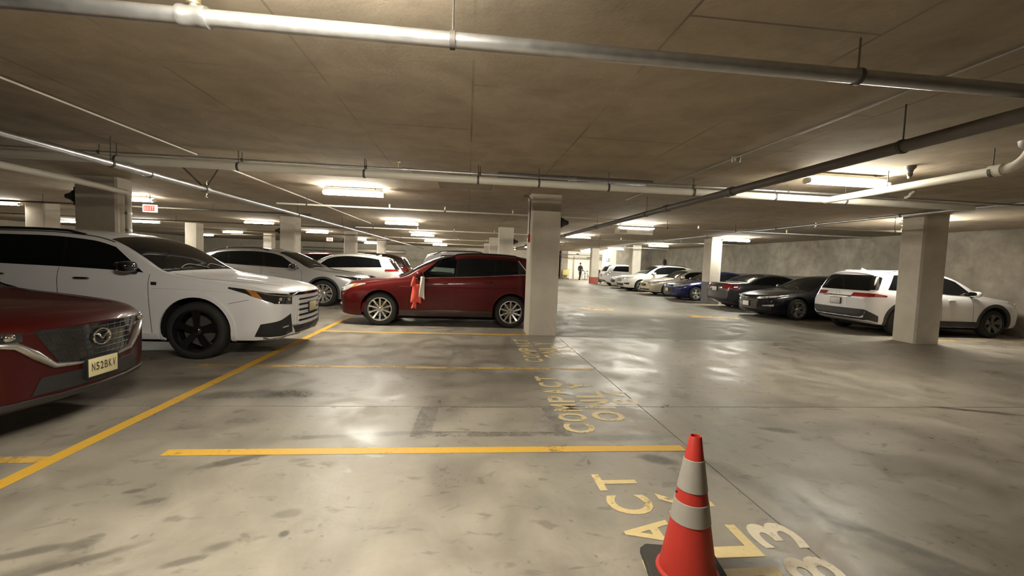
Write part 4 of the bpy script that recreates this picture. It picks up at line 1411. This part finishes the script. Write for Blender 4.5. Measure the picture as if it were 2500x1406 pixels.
pillar(1.27, 1.85, 34.5, 35.1, 'farthest pillar of the centre row')
pillar(10.22, 10.86, 8.75, 9.30, 'large shaded pillar at right in front of the white crossover')
pillar(10.62, 11.16, 18.0, 18.6, 'pillar with dark painted foot in front of the blue sedan', blue=.98)
pillar(10.9, 11.5, 27.7, 28.3, 'pillar between the two white SUVs on the right')
pillar(10.35, 11.0, 35.3, 35.9, 'far thin pillar with a red painted foot near the person', base=.55)
pillar(-8.0, -7.2, 9.7, 10.15, 'wide dim pillar behind the white three-row SUV roof')
pillar(-7.2, -6.62, 17.4, 18.0, 'pillar directly behind the silver crossover windshield')
pillar(-7.08, -6.45, 25.6, 26.2, 'pillar above the white crossover roof on the left')
pillar(-7.0, -6.4, 34.2, 34.8, 'small far pillar right of the white crossover roof')
for yy, lb in ((15.9, 'dim pillar at far left above the three-row SUV roof'), (24.0, 'pillar left of the silver crossover roof'), (32.6, 'narrow pillar above the silver crossover roof')):
    pillar(-14.6, -14.0, yy, yy + .6, lb)

# ------------------------------------------------------------------ fluorescent fixtures
def ceiling_light(x, y, label, cool=False, L=1.25, z=None, group='fluorescent ceiling fixtures'):
    z = z or CEIL - .13
    t = thing('ceiling_light', label, 'light', (x, y, z), 0, group)
    box('housing', -L / 2 + .03, L / 2 - .03, -.062, .062, .022, .10, 'housing', t, .01)
    for sx in (-1, 1):
        link('bracket', tube_me('bracket', [(sx * L * .35, 0, .09), (sx * L * .35, 0, CEIL - z)], .012, 8), 'rod', t)
        link('end_cap', blob_me('end_cap', (.03, .072, .042), 3), 'housing', t, (sx * (L / 2), 0, 0))
    vs_, fs = [], []
    n = 14
    for i, (xx, k) in enumerate(((-L / 2, .8), (-L / 2 + .04, 1), (L / 2 - .04, 1), (L / 2, .8))):
        for j in range(n):
            a = 2 * math.pi * j / n
            ca, sa = math.cos(a), math.sin(a)
            vs_.append((xx, math.copysign(abs(ca) ** .8, ca) * .075 * k, math.copysign(abs(sa) ** .8, sa) * .042 * k))
    for i in range(3):
        for j in range(n):
            q = (j + 1) % n
            fs.append((i * n + j, i * n + q, (i + 1) * n + q, (i + 1) * n + j))
    fs += [tuple(range(n)), tuple(range(3 * n, 4 * n))]
    link('diffuser', mesh_pd('diffuser', vs_, fs, 50), ('lamp', 'lamp_cool', 'lamp_dim', 'lamp_new')[int(cool)], t)
    return t
LIGHTS = [
    (-2.42, 9.45, 'lit tube fixture nearest, above the maroon crossover hood', 0),
    (-2.52, 16.8, 'second lit tube fixture in the row above the maroon crossover', 0),
    (-2.5, 24.2, 'third lit tube fixture in the row above the maroon crossover', 0),
    (-2.5, 31.6, 'far lit tube fixture in the row above the maroon crossover', 0),
    (-2.5, 39.0, 'farthest lit tube fixture in the row above the maroon crossover', 0),
    (-.85, 1.75, 'lit tube fixture overhead, left of the viewpoint', 3),
    (5.40, 5.75, 'brightest lit tube fixture at upper right beside the white pipe', 2),
    (5.55, 13.95, 'lit tube fixture over the aisle with a sign under it', 0),
    (5.3, 20.6, 'lit tube fixture over the aisle just right of the centre pillar', 0),
    (5.3, 28.0, 'far lit tube fixture over the aisle', 0),
    (5.3, 35.5, 'farther lit tube fixture over the aisle', 0),
    (11.36, 9.75, 'lit tube fixture half hidden by the large right-hand pillar', 0),
    (11.6, 17.75, 'lit tube fixture above the dark grey sedan', 1),
    (11.4, 25.0, 'lit tube fixture above the beige sedan', 1),
    (11.3, 32.2, 'lit tube fixture above the farthest right-hand SUV', 1),
    (-9.15, 12.75, 'lit tube fixture by the red exit sign at left', 2),
    (-9.15, 20.1, 'lit tube fixture above the silver crossover', 2),
    (-8.8, 26.4, 'lit tube fixture left of the pillar over the white crossover', 0),
    (-8.3, 33.8, 'lit tube fixture right of the pillar over the white crossover', 0),
    (-15.3, 15.85, 'lit tube fixture at the left edge of the view', 2),
    (-15.6, 22.8, 'lit tube fixture above the three-row SUV windshield', 2),
    (-15.5, 30.4, 'small lit tube fixture far left of the silver crossover', 2),
    (-21.5, 26.0, 'remote lit tube fixture at far left', 0),
    (-21.5, 38.0, 'most remote lit tube fixture at far left', 0),
    (11.6, 41.3, 'lit tube fixture before the bright far wall, left of the red-footed pillar', 3),
    (13.4, 41.3, 'lit tube fixture before the bright far wall, right of the red-footed pillar', 3),
    (10.9, 37.6, 'lit tube fixture beside the white sign wall', 3),
    (4.0, 42.0, 'lit tube fixture at the dim end of the aisle', 0),
    (-9.0, 41.5, 'lit tube fixture before the pale far wall', 0),
]
for x, y, lb, cool in LIGHTS:
    ceiling_light(x, y, lb, cool)

# ------------------------------------------------------------------ pipes
def rod(par, x, y, z, r=.006):
    link('hanger_rod', tube_me('hanger_rod', [(x, y, z), (x, y, CEIL)], r, 8), 'rod', par)
def ring(par, at, axis, r, m='rod', w=.03):
    me = lathe_me('clamp', [(r, -w / 2), (r + .008, -w / 2), (r + .008, w / 2), (r, w / 2)], 16, axis)
    bm = bmesh.new(); bm.from_mesh(me)
    bmesh.ops.delete(bm, geom=[f for f in bm.faces if len(f.verts) > 8], context='FACES'); bm.to_mesh(me); bm.free()
    link('clamp', me, m, par, at)
def xpipe(name, label, x0, x1, y, z, r, m, hang=(), clamp='rod', cat='pipe', coup=()):
    t = thing(name, label, cat)
    tube('pipe', [(x0, y, z), (x1, y, z)], r, m, t, 16)
    for hx in hang:
        rod(t, hx, y, z + r); ring(t, (hx, y, z), 'X', r, clamp)
    for cx in coup:
        link('coupling', lathe_me('coupling', [(r, -.07), (r + .012, -.07), (r + .014, -.045), (r + .010, -.03), (r + .010, .03), (r + .014, .045), (r + .012, .07), (r, .07)], 18, 'X'), 'steel', t, (cx, y, z))
    return t
def ypipe(name, label, x, y0, y1, z, r, m, hang=(), clamp='rod', cat='pipe', coup=()):
    t = thing(name, label, cat)
    tube('pipe', [(x, y0, z), (x, y1, z)], r, m, t, 16)
    for hy in hang:
        rod(t, x, hy, z + r); ring(t, (x, hy, z), 'Y', r, clamp)
    for cy in coup:
        link('coupling', lathe_me('coupling', [(r, -.07), (r + .012, -.07), (r + .014, -.045), (r + .010, -.03), (r + .010, .03), (r + .014, .045), (r + .012, .07), (r, .07)], 18, 'Y'), m, t, (x, cy, z))
    return t
def sprinkler(par, x, y, z, up=True):
    s_ = 1 if up else -1
    o = link('sprinkler_head', lathe_me('sprinkler_head', [(.014, 0), (.014, .03 * s_), (.022, .03 * s_), (.022, .05 * s_), (.010, .055 * s_), (.012, .085 * s_), (.004, .09 * s_), (.03, .095 * s_), (.03, .10 * s_), (0, .10 * s_)], 14), 'brass', par, (x, y, z))
    return o
# near pipe across the top of the view
p = xpipe('sprinkler_pipe', 'bright galvanised pipe crossing the top of the view', -9.5, 12, 2.49, 2.74, .042, 'steel', (-3.6, -.12, 2.35, 5.2), coup=(-1.46,))
tube('riser', [(-1.46, 2.49, 2.78), (-1.46, 2.49, CEIL)], .022, 'steel', p)
link('riser_collar', lathe_me('riser_collar', [(.034, 0), (.034, .03), (.026, .04), (.026, .07), (.034, .08), (.034, .11)], 16), 'brass', p, (-1.46, 2.49, 2.80))
# cross run: galvanised line above a white drain pipe
p = xpipe('conduit_pipe', 'slim galvanised line running above the white drain pipe', -12, 14.5, 6.72, 2.86, .02, 'steel', (-5.2, -3.3, -1.55, .15, 3.6, 5.25), coup=(-.95, 1.6))
sprinkler(p, -1.08, 6.72, 2.875)
p = xpipe('drain_pipe', 'white plastic drain pipe crossing before the centre pillar', -6.75, 8.6, 6.62, 2.745, .055, 'pvc', (-4.9, -3.3, -1.55, .12, 1.05, 2.15, 3.55, 4.95, 6.2), coup=())
# white pipe with elbow at upper right
p = thing('drain_pipe', 'short white pipe rising by an elbow into the ceiling at upper right', 'pipe')
el = [(5.70, 6.45, 2.70), (5.72, 5.2, 2.71), (5.74, 4.15, 2.72)] + [(5.74, 4.15 - .22 * math.sin(a), 2.72 + .22 * (1 - math.cos(a))) for a in np.linspace(.2, math.pi / 2, 7)] + [(5.74, 3.93, CEIL)]
tube('pipe', el, .05, 'pvc', p, 16)
for yy in (5.45, 4.25):
    rod(p, 5.73, yy, 2.77); ring(p, (5.73, yy, 2.712), 'Y', .05)
link('elbow_collar', lathe_me('elbow_collar', [(.052, -.06), (.064, -.06), (.064, .06), (.052, .06)], 18, 'Y'), 'pvc', p, (5.74, 4.22, 2.72))
link('ceiling_flange', lathe_me('ceiling_flange', [(.05, -.09), (.10, -.05), (.11, 0), (.05, 0)], 18), 'steel_dark', p, (5.74, 3.93, CEIL))
# long sprinkler mains running away from the viewpoint
p = ypipe('sprinkler_main', 'pale main pipe running away along the left, over the SUVs', -4.66, .5, 46, 2.62, .048, 'steel', (3.0, 6.2, 12.4, 16.6, 21, 26, 31, 36, 41), coup=(6.95, 14.2, 20.3, 27))
for sx in (-1, 1):
    tube('sway_brace', [(-4.66, 8.25, 2.62), (-4.66 + sx * .30, 8.1, CEIL)], .014, 'steel_dark', p, 8)
link('brace_clamp', lathe_me('brace_clamp', [(.048, -.05), (.072, -.05), (.078, 0), (.072, .05), (.048, .05)], 16, 'Y'), 'steel', p, (-4.66, 8.25, 2.62))
sprinkler(p, -4.66, 8.25, 2.575, False); sprinkler(p, -4.66, 8.25, 2.665)
p = ypipe('sprinkler_main', 'dark thick main pipe running diagonally at upper right', 3.63, .3, 44, 2.62, .052, 'steel_dark', (3.35, 8.6, 12.0, 17, 22, 27, 32), coup=(5.75, 7.7, 16))
p = ypipe('conduit_pipe', 'thin conduit on the ceiling right of centre with a round box', 3.33, .6, 9.0, 2.945, .011, 'conduit', ())
link('junction_box', lathe_me('junction_box', [(0, -.05), (.045, -.05), (.055, -.03), (.055, .024), (0, .024)], 18), 'conduit', p, (3.36, 5.25, 2.945))
ypipe('conduit_pipe', 'thin pale conduit on the ceiling at upper left', -4.02, .6, 6.9, 2.94, .010, 'pvc', ())
ypipe('conduit_pipe', 'thin pale conduit on the ceiling above the silver crossover', -4.05, 7.9, 18.5, 2.93, .014, 'pvc', (), coup=())
ypipe('sprinkler_main', 'pale pipe running away over the right-hand cars', 9.86, -3, 40, 2.92, .03, 'steel', (1, 5, 9, 13, 17, 21, 25, 30), coup=(11.5, 20))
# branch lines across
for yy, x0, x1, lb, lt in ((10.95, -4.6, 3.9, 'slim sprinkler branch below the nearest tube fixture', -1.95), (18.3, -4.6, 3.9, 'slim sprinkler branch below the second tube fixture', -2.1), (25.7, -4.9, 3.9, 'slim far sprinkler branch across the middle rows', None), (33, -5, 3.9, 'slimmest far sprinkler branch across the middle rows', None)):
    t = xpipe('branch_pipe', lb, x0, x1, yy, 2.735, .021, 'pvc', (-3.9, -.6, 1.9), coup=())
    if lt is not None:
        tube('riser', [(lt, yy, 2.74), (lt, yy, 2.84)], .02, 'pvc', t, 8)
    sprinkler(t, -.6, yy, 2.75); sprinkler(t, 1.1, yy, 2.75)
for yy, lb in ((12.6, 'slim sprinkler branch over the right of the aisle'), (19.3, 'slim sprinkler branch toward the pillar with the dark foot'), (26.5, 'slim far sprinkler branch over the right-hand cars')):
    t = xpipe('branch_pipe', lb, 3.7, 12.8, yy, 2.735, .022, 'steel', (6.0, 8.2))
    sprinkler(t, 7, yy, 2.755); sprinkler(t, 9.9, yy, 2.755)
t = xpipe('branch_pipe', 'bright branch pipe ending by the large right-hand pillar', 8.2, 10.95, 9.52, 2.62, .022, 'pvc', (10.3,))
tube('riser', [(10.95, 9.52, 2.60), (10.95, 9.52, 2.72)], .026, 'pvc', t, 10)
tube('sway_brace', [(10.45, 9.52, 2.62), (10.75, 9.62, CEIL)], .012, 'pvc', t, 8)
for yy, lb in ((13.6, 'slim branch pipe over the left rows before the exit sign'), (19.2, 'slim branch pipe over the left rows, second'), (25.0, 'slim branch pipe over the left rows, third'), (31.0, 'slim branch pipe over the left rows, far')):
    xpipe('branch_pipe', lb, -22, -4.7, yy, 2.735, .025, 'steel_dark', (-18, -12, -7.5))
# pipe bending down the dim left pillar
p = thing('drain_pipe', 'pale pipe bending down the dim left-hand pillar', 'pipe')
P = [(-6.95, 6.2, 2.70), (-7.02, 8.6, 2.70), (-7.05, 9.55, 2.68)] + [(-7.06, 9.72 + .10 * math.sin(a), 2.60 + .08 * math.cos(a)) for a in (.3, .9, 1.5)] + [(-7.07, 9.83, 2.3), (-7.07, 9.83, .0)]
tube('pipe', P, .055, 'pvc', p, 14)
for zz in (2.25, 1.9, 1.1):
    ring(p, (-7.07, 9.83, zz), 'Z', .055, 'steel', .05)
xpipe('duct_pipe', 'thick grey pipe before the pale far wall at left', -16, -6.2, 44, 2.15, .2, 'conduit', (-14, -9))
p = xpipe('conduit_pipe', 'dark pipe before the bright far wall', 8.6, 18, 43.2, 2.55, .05, 'steel_dark', (10, 14))
# dark channel fixed to the ceiling above the drain pipe
t = thing('ceiling_channel', 'dark steel channel fixed to the ceiling above the white drain pipe', 'channel')
box('channel', .45, 3.05, 7.02, 7.40, CEIL - .035, CEIL, 'band', t, .004)
for xx in (.8, 2.0, 2.95):
    tube('bolt', [(xx, 7.05, CEIL - .08), (xx, 7.05, CEIL - .03)], .012, 'chrome', t, 8)
# shallow ceiling step and hatch
t = thing('ceiling_hatch', 'shallow rectangular hatch frame in the ceiling near the centre', 'hatch')
for a in ((-.62, -.59, 7.9, 8.9), (.45, .48, 7.9, 8.9), (-.62, .48, 8.87, 8.9), (-.62, .48, 7.9, 7.93)):
    box('hatch_frame', *a, CEIL - .018, CEIL, 'ceiling', t)
box('hatch_panel', -.59, .45, 7.93, 8.87, CEIL - .008, CEIL, 'pillar_band', t)
# ceiling dome speaker near the bright fixture
t = thing('ceiling_sensor', 'dark cone-shaped sensor under the ceiling above the bright right-hand fixture', 'sensor', (5.72, 5.15, CEIL))
link('base', lathe_me('base', [(0, 0), (.065, 0), (.06, -.03), (.04, -.05), (.03, -.09), (.035, -.10), (.02, -.14), (0, -.14)], 18), 'steel_dark', t)
link('sensor_tip', lathe_me('sensor_tip', [(0, -.135), (.022, -.135), (.02, -.16), (0, -.165)], 12), 'brass', t)
t = thing('ceiling_sensor', 'pale jointed sprinkler elbow hanging at right beyond the white pipe', 'sprinkler', (7.4, 6.72, 2.865))
tube('elbow', [(0, 0, 0), (0, -.08, .02), (0, -.1, .06), (.05, -.1, .09), (.05, -.1, .17)], .022, 'pvc', t, 10)
link('sensor_tip', lathe_me('sensor_tip', [(0, 0), (.02, 0), (.03, -.04), (0, -.05)], 12), 'brass', t)

# ------------------------------------------------------------------ wall and pillar furniture
def horn(loc, rz, label, s=1.0):
    t = thing('horn_speaker', label, 'speaker', loc, rz, 'horn speakers on pillars')
    box('wall_plate', 0, .03 * s, -.10 * s, .10 * s, -.17 * s, .17 * s, 'black', t, .008)
    link('horn_body', lathe_me('horn_body', [(0, .0), (.13 * s, .02 * s), (.12 * s, .05 * s), (.07 * s, .12 * s), (.045 * s, .20 * s), (0, .205 * s)], 20, 'X'), 'clad', t, (.03 * s, 0, 0))
    return t
horn((1.93, 9.2, 2.42), 0, 'black horn speaker on the right face of the centre pillar', .9)
horn((1.88, 18.1, 2.40), 0, 'black horn speaker on the second pillar of the centre row', .9)
horn((-8.0, 9.85, 2.55), math.pi, 'black horn speaker on the dim left-hand pillar', 1.1)
horn((-7.2, 17.6, 2.42), math.pi, 'black horn speaker on the pillar behind the silver crossover', 1.0)
horn((-7.08, 25.8, 2.42), math.pi, 'black horn speaker on the pillar over the white crossover', 1.0)
t = thing('fire_alarm', 'red fire alarm on the left face of the centre pillar', 'alarm', (1.30, 9.12, 2.05), math.pi)
box('back_box', 0, .04, -.055, .055, -.085, .085, 'alarm', t, .006)
link('strobe', blob_me('strobe', (.03, .035, .022), 3), 'sign_white', t, (.05, 0, .03))
link('alarm_grille', lathe_me('alarm_grille', [(0, .04), (.035, .04), (.03, .05), (0, .052)], 16, 'X'), 'alarm', t, (0, 0, -.035))
tube('conduit', [(.012, 0, .08), (.012, 0, .80), (.04, 0, .86), (.16, 0, .90)], .011, 'rod', t, 8)
t = thing('wall_plaque', 'small dark plaque low on the right face of the centre pillar', 'plaque', (1.93, 9.1, .48))
box('plate', 0, .012, -.05, .05, -.07, .07, 'clad', t, .003)
t = thing('fire_extinguisher', 'dark fire extinguisher on the far right-hand wall', 'extinguisher', (15.1, 31.6, 1.95))
link('cylinder', lathe_me('cylinder', [(0, -.25), (.09, -.25), (.095, -.2), (.095, .15), (.06, .22), (.02, .26), (0, .26)], 16), 'clad', t, (-.12, 0, 0))
box('bracket', -.03, 0, -.05, .05, -.1, .1, 'rod', t)
tube('hose', [(-.12, 0, .25), (-.2, .03, .2), (-.23, .03, -.1)], .012, 'black', t, 8)

def exit_sign(loc, label, rz=0):
    t = thing('exit_sign', label, 'sign', loc, rz, 'lit exit signs')
    box('case', -.17, .17, -.035, .035, -.10, .10, 'exit_white', t, .01)
    box('lit_panel', -.13, .13, -.039, -.034, -.068, .068, 'exit_lit', t)
    for i, ch in enumerate('EXIT'):
        def fn(u, v, i=i): return (-.115 + (i + .1 + .8 * u) * .0575, -.0405, -.045 + v * .09)
        link('sign_letter', glyph_mesh('sign_letter', ch, fn), 'exit_white', t)
    tube('stem', [(0, 0, .10), (0, 0, CEIL - loc[2])], .01, 'rod', t, 8)
exit_sign((-8.42, 12.45, 2.60), 'glowing red exit sign hanging at left beside a tube fixture')
exit_sign((-7.8, 25.4, 2.45), 'tiny glowing red exit sign right of the silver crossover roof')
t = thing('hanging_sign', 'white sign hanging below the aisle tube fixture', 'sign', (5.35, 13.85, 2.70))
box('sign_board', -.55, .75, -.01, .01, -.10, .06, 'sign_white', t, .004)
box('sign_panel', -.40, -.15, -.016, -.009, -.06, .04, 'pillar_band', t)
for xx in (-.4, .6):
    tube('stem', [(xx, 0, .05), (xx, 0, .26)], .006, 'rod', t, 6)

# far end of the aisle
t = thing('wall_sign', 'small grey square sign on the white core wall', 'sign', (12.06, 36.2, 2.05))
box('sign_board', -.02, 0, -.36, .36, -.16, .16, 'sign_grey', t)
link('sign_symbol', lathe_me('sign_symbol', [(0, 0), (.10, 0), (.10, .006), (0, .006)], 16, 'X'), 'sign_white', t, (-.028, 0, 0))
t = thing('wall_sign', 'small oblong grey sign on the bright far wall', 'sign', (13.0, 45.5, 2.35))
link('sign_board', blob_me('sign_board', (.25, .02, .07), 4), 'sign_grey', t, (0, -.02, 0))
t = thing('wall_lamp', 'dark dome camera high on the bright far wall', 'camera', (11.75, 45.5, 2.65))
link('dome', blob_me('dome', (.18, .12, .10), 2.2), 'clad', t, (0, -.1, 0))
box('mount', -.05, .05, -.1, 0, -.03, .03, 'clad', t)
t = thing('door_frame', 'pale door post beside the bike racks', 'post', (11.35, 45.3, 0))
box('post', -.04, .04, -.04, .04, 0, 2.4, 'conduit', t)
box('header', -.04, 3.4, -.03, .03, 2.4, 2.48, 'conduit', t)
for k, xx in enumerate((12.05, 13.35)):
    t = thing('bike_rack', ('hooped bike rack left of the person', 'hooped bike rack right of the person')[k], 'bike rack', (xx, 44.3, 0), 0, 'bike racks at the far wall')
    tube('hoop', [(-.28, 0, 0), (-.28, 0, .75)] + [(-.28 * math.cos(a), 0, .75 + .22 * math.sin(a)) for a in np.linspace(.3, math.pi - .3, 7)] + [(.28, 0, .75), (.28, 0, 0)], .03, 'clad', t, 8)
    for sx in (-.28, .28):
        link('foot', lathe_me('foot', [(0, 0), (.07, 0), (.07, .012), (0, .012)], 14), 'clad', t, (sx, 0, 0))
t = thing('bicycle', 'parked bicycle leaning by the bike rack behind the person', 'bicycle', (12.75, 44.0, 0))
for sx in (-.5, .5):
    wv = [(sx + .33 * math.cos(a), 0, .34 + .33 * math.sin(a)) for a in np.linspace(0, 2 * math.pi, 21)]
    link('wheel', tube_me('wheel', wv, .02, 6, False), 'rubber', t)
tube('frame', [(-.5, 0, .34), (-.15, 0, .35), (.32, 0, .80), (-.25, 0, .82), (-.15, 0, .35)], .02, 'clad', t, 6)
tube('fork', [(.5, 0, .34), (.36, 0, .95)], .018, 'clad', t, 6)
tube('handlebar', [(.38, -.25, .98), (.36, 0, .95), (.38, .25, .98)], .015, 'clad', t, 6)
link('saddle', blob_me('saddle', (.13, .06, .035), 2.5), 'black', t, (-.28, 0, .90))
t = thing('trash_bin', 'brown wheeled trash bin beside the farthest white SUV', 'bin', (11.55, 36.9, 0))
link('bin_body', mesh_pd('bin_body', [(sx * a, sy * b, z) for z, a, b in ((.08, .24, .26), (.95, .31, .36)) for sx, sy in ((-1, -1), (1, -1), (1, 1), (-1, 1))], [(0, 1, 5, 4), (1, 2, 6, 5), (2, 3, 7, 6), (3, 0, 4, 7), (0, 3, 2, 1), (4, 5, 6, 7)]), 'bin', t)
box('bin_lid', -.34, .34, -.39, .39, .95, 1.02, 'bin', t, .02)
for sx in (-.22, .22):
    link('bin_wheel', lathe_me('bin_wheel', [(0, -.03), (.1, -.03), (.1, .03), (0, .03)], 16, 'X'), 'rubber', t, (sx, .26, .1))
link('bin_label', lathe_me('bin_label', [(0, 0), (.09, 0), (.09, .005), (0, .005)], 14, 'Y'), 'sign_white', t, (.05, -.345, .75))
link('bin_bag', blob_me('bin_bag', (.16, .18, .10), 2.2), 'clad', t, (-.05, 0, 1.09))
t = thing('utility_cart', 'yellow plastic cart by the grey jamb at the far end', 'cart', (10.25, 44.3, 0))
box('tub', -.35, .35, -.25, .25, .42, .98, 'yellow_box', t, .05)
for sx in (-.28, .28):
    for sy in (-.18, .18):
        tube('leg', [(sx, sy, .08), (sx, sy, .45)], .02, 'conduit', t, 6)
        link('caster', lathe_me('caster', [(0, -.02), (.05, -.02), (.05, .02), (0, .02)], 12, 'Y'), 'rubber', t, (sx, sy, .05))
tube('push_bar', [(.33, -.2, .95), (.45, -.2, 1.05), (.45, .2, 1.05), (.33, .2, .95)], .015, 'conduit', t, 6)

# person walking at the far end
def person(loc, rz):
    t = thing('person', 'person in black clothes walking at the bright far end of the aisle', 'person', loc, rz)
    V = [(0, 0, .95), (0, 0, 1.15), (0, 0, 1.38), (0, .01, 1.47), (0, .02, 1.62),
         (-.17, 0, 1.38), (-.24, .03, 1.13), (-.20, -.10, .93), (.17, 0, 1.38), (.24, -.02, 1.13), (.21, -.13, .93),
         (-.09, 0, .90), (-.10, -.12, .50), (-.11, .02, .09), (-.11, -.11, .03), (.09, 0, .90), (.10, .10, .50), (.11, .22, .10), (.11, .12, .03),
         (0, .0, 1.70), (-.20, -.17, .87), (.21, -.20, .87)]
    E_ = [(0, 1), (1, 2), (2, 3), (3, 4), (2, 5), (5, 6), (6, 7), (2, 8), (8, 9), (9, 10), (0, 11), (11, 12), (12, 13), (13, 14), (0, 15), (15, 16), (16, 17), (17, 18), (4, 19), (7, 20), (10, 21)]
    R = [.13, .13, .15, .055, .085, .065, .05, .035, .065, .05, .035, .10, .07, .045, .035, .10, .07, .045, .035, .06, .03, .03]
    me = bpy.data.meshes.new('body')
    me.from_pydata(V, E_, [])
    o = link('body', me, 'clothes', t)
    md = o.modifiers.new('s', 'SKIN')
    for i, v in enumerate(me.skin_vertices[0].data):
        v.radius = (R[i], R[i] * (.75 if i < 3 else 1))
        v.use_root = (i == 0)
    o.modifiers.new('u', 'SUBSURF').levels = 2
    dg = bpy.context.evaluated_depsgraph_get()
    nm = bpy.data.meshes.new_from_object(o.evaluated_get(dg))
    o.modifiers.clear()
    nm.materials.clear(); nm.materials.append(MT['clothes']); nm.materials.append(MT['skin'])
    for p_ in nm.polygons:
        c = p_.center
        if c.z > 1.46 or (abs(c.x) > .15 and c.z < .95 and c.z > .8): p_.material_index = 1
    o.data = nm
    nm.shade_smooth()
    link('hair', blob_me('hair', (.082, .095, .07), 2.2), 'clothes', t, (0, .025, 1.69))
    link('nose', blob_me('nose', (.012, .018, .018), 2), 'skin', t, (0, -.09, 1.63))
    for sx in (-1, 1):
        link('ear', blob_me('ear', (.012, .02, .028), 2), 'skin', t, (sx * .088, .02, 1.63))
        link('shoe', blob_me('shoe', (.045, .12, .035), 2.5), 'sign_white', t, (sx * .11, -.06 if sx < 0 else .17, .035))
person((10.75, 40.3, 0), .35)

# ------------------------------------------------------------------ traffic cone
t = thing('traffic_cone', 'orange traffic cone with two grey reflective sleeves in the foreground', 'cone', (1.125, 1.935, 0), -.16)
vs_, fs = [], []
b_, c_ = .19, .03
oc = [(-b_ + c_, -b_), (b_ - c_, -b_), (b_, -b_ + c_), (b_, b_ - c_), (b_ - c_, b_), (-b_ + c_, b_), (-b_, b_ - c_), (-b_, -b_ + c_)]
for z, k in ((0, 1), (.028, 1), (.036, .965)):
    vs_ += [(x * k, y * k, z) for x, y in oc]
for i in range(2):
    fs += [(i * 8 + j, i * 8 + (j + 1) % 8, i * 8 + 8 + (j + 1) % 8, i * 8 + 8 + j) for j in range(8)]
fs += [tuple(range(8)), tuple(range(16, 24))]
link('base', mesh_pd('base', vs_, fs), 'cone_base', t)
def cr(z): return .132 - (z - .036) / (.715 - .036) * (.132 - .028)
link('cone_body', lathe_me('cone_body', [(.150, .034), (.148, .042), (cr(.05) + .004, .05), (cr(.30), .30), (cr(.49), .49), (cr(.56), .56), (.0285, .712), (.026, .716), (.022, .714), (.021, .66), (0, .655)], 36), 'orange', t)
link('reflective_sleeve', lathe_me('reflective_sleeve', [(cr(.30) + .0005, .30), (cr(.30) + .003, .302), (cr(.398) + .003, .398), (cr(.40) + .0005, .40)], 36), 'reflect', t)
link('reflective_sleeve', lathe_me('reflective_sleeve', [(cr(.455) + .0005, .455), (cr(.455) + .003, .457), (cr(.605) + .003, .603), (cr(.605) + .0005, .605)], 36), 'reflect', t)
for o in t.children:
    if o.name.startswith('reflective'):
        bm = bmesh.new(); bm.from_mesh(o.data)
        bmesh.ops.delete(bm, geom=[f for f in bm.faces if len(f.verts) > 8], context='FACES'); bm.to_mesh(o.data); bm.free()
link('sleeve_tab', blob_me('sleeve_tab', (.006, .006, .006), 2), 'black', t, (-cr(.43) - .003, 0, .432))

# ------------------------------------------------------------------ cars
red_crossover()
white_three_row()
silver_crossover()
mc = maroon_crossover()
white_crossover_tail()
black_sedan(); grey_sedan(); blue_sedan(); beige_sedan(); white_suv_rails(); silver_sedan(); white_suv_tail()
white_hatch(); brown_suv(); boxy_white_suv(); maroon_far()

# vest hanging on the maroon crossover's mirror
t = thing('safety_vest', 'orange safety vest with a pale stripe hanging from the maroon crossover mirror', 'vest', (-1.06, 9.60, 0))
def cloth(name, x0, x1, ztop, zbot, m, ph):
    vs_, fs = [], []
    n, r = 8, 14
    for j in range(r + 1):
        v = j / r
        for i in range(n + 1):
            u = i / n
            zb_ = zbot + .10 * (1 - u) * 0 + (.03 * math.sin(3 * u + ph))
            vs_.append((x0 + (x1 - x0) * u + .006 * math.sin(v * 5 + ph) + (u - .5) * .05 * v, .014 * math.sin(u * 7 + v * 3 + ph) - .02 * v, ztop + (zb_ - ztop) * v))
    for j in range(r):
        for i in range(n):
            a = j * (n + 1) + i
            fs.append((a, a + 1, a + n + 2, a + n + 1))
    me = mesh_pd(name, vs_, fs, 80)
    o = link(name, me, m, t)
    md = o.modifiers.new('t', 'SOLIDIFY'); md.thickness = .006
    return o
cloth('vest_panel', -.13, .05, .97, .55, 'cloth_red', .4)
cloth('vest_strap', -.13, -.07, 1.13, .90, 'cloth_red', .8)
cloth('vest_stripe', .04, .12, 1.14, .66, 'cloth_white', 1.2)
cloth('vest_tail', -.11, -.05, .60, .42, 'cloth_red', .2)
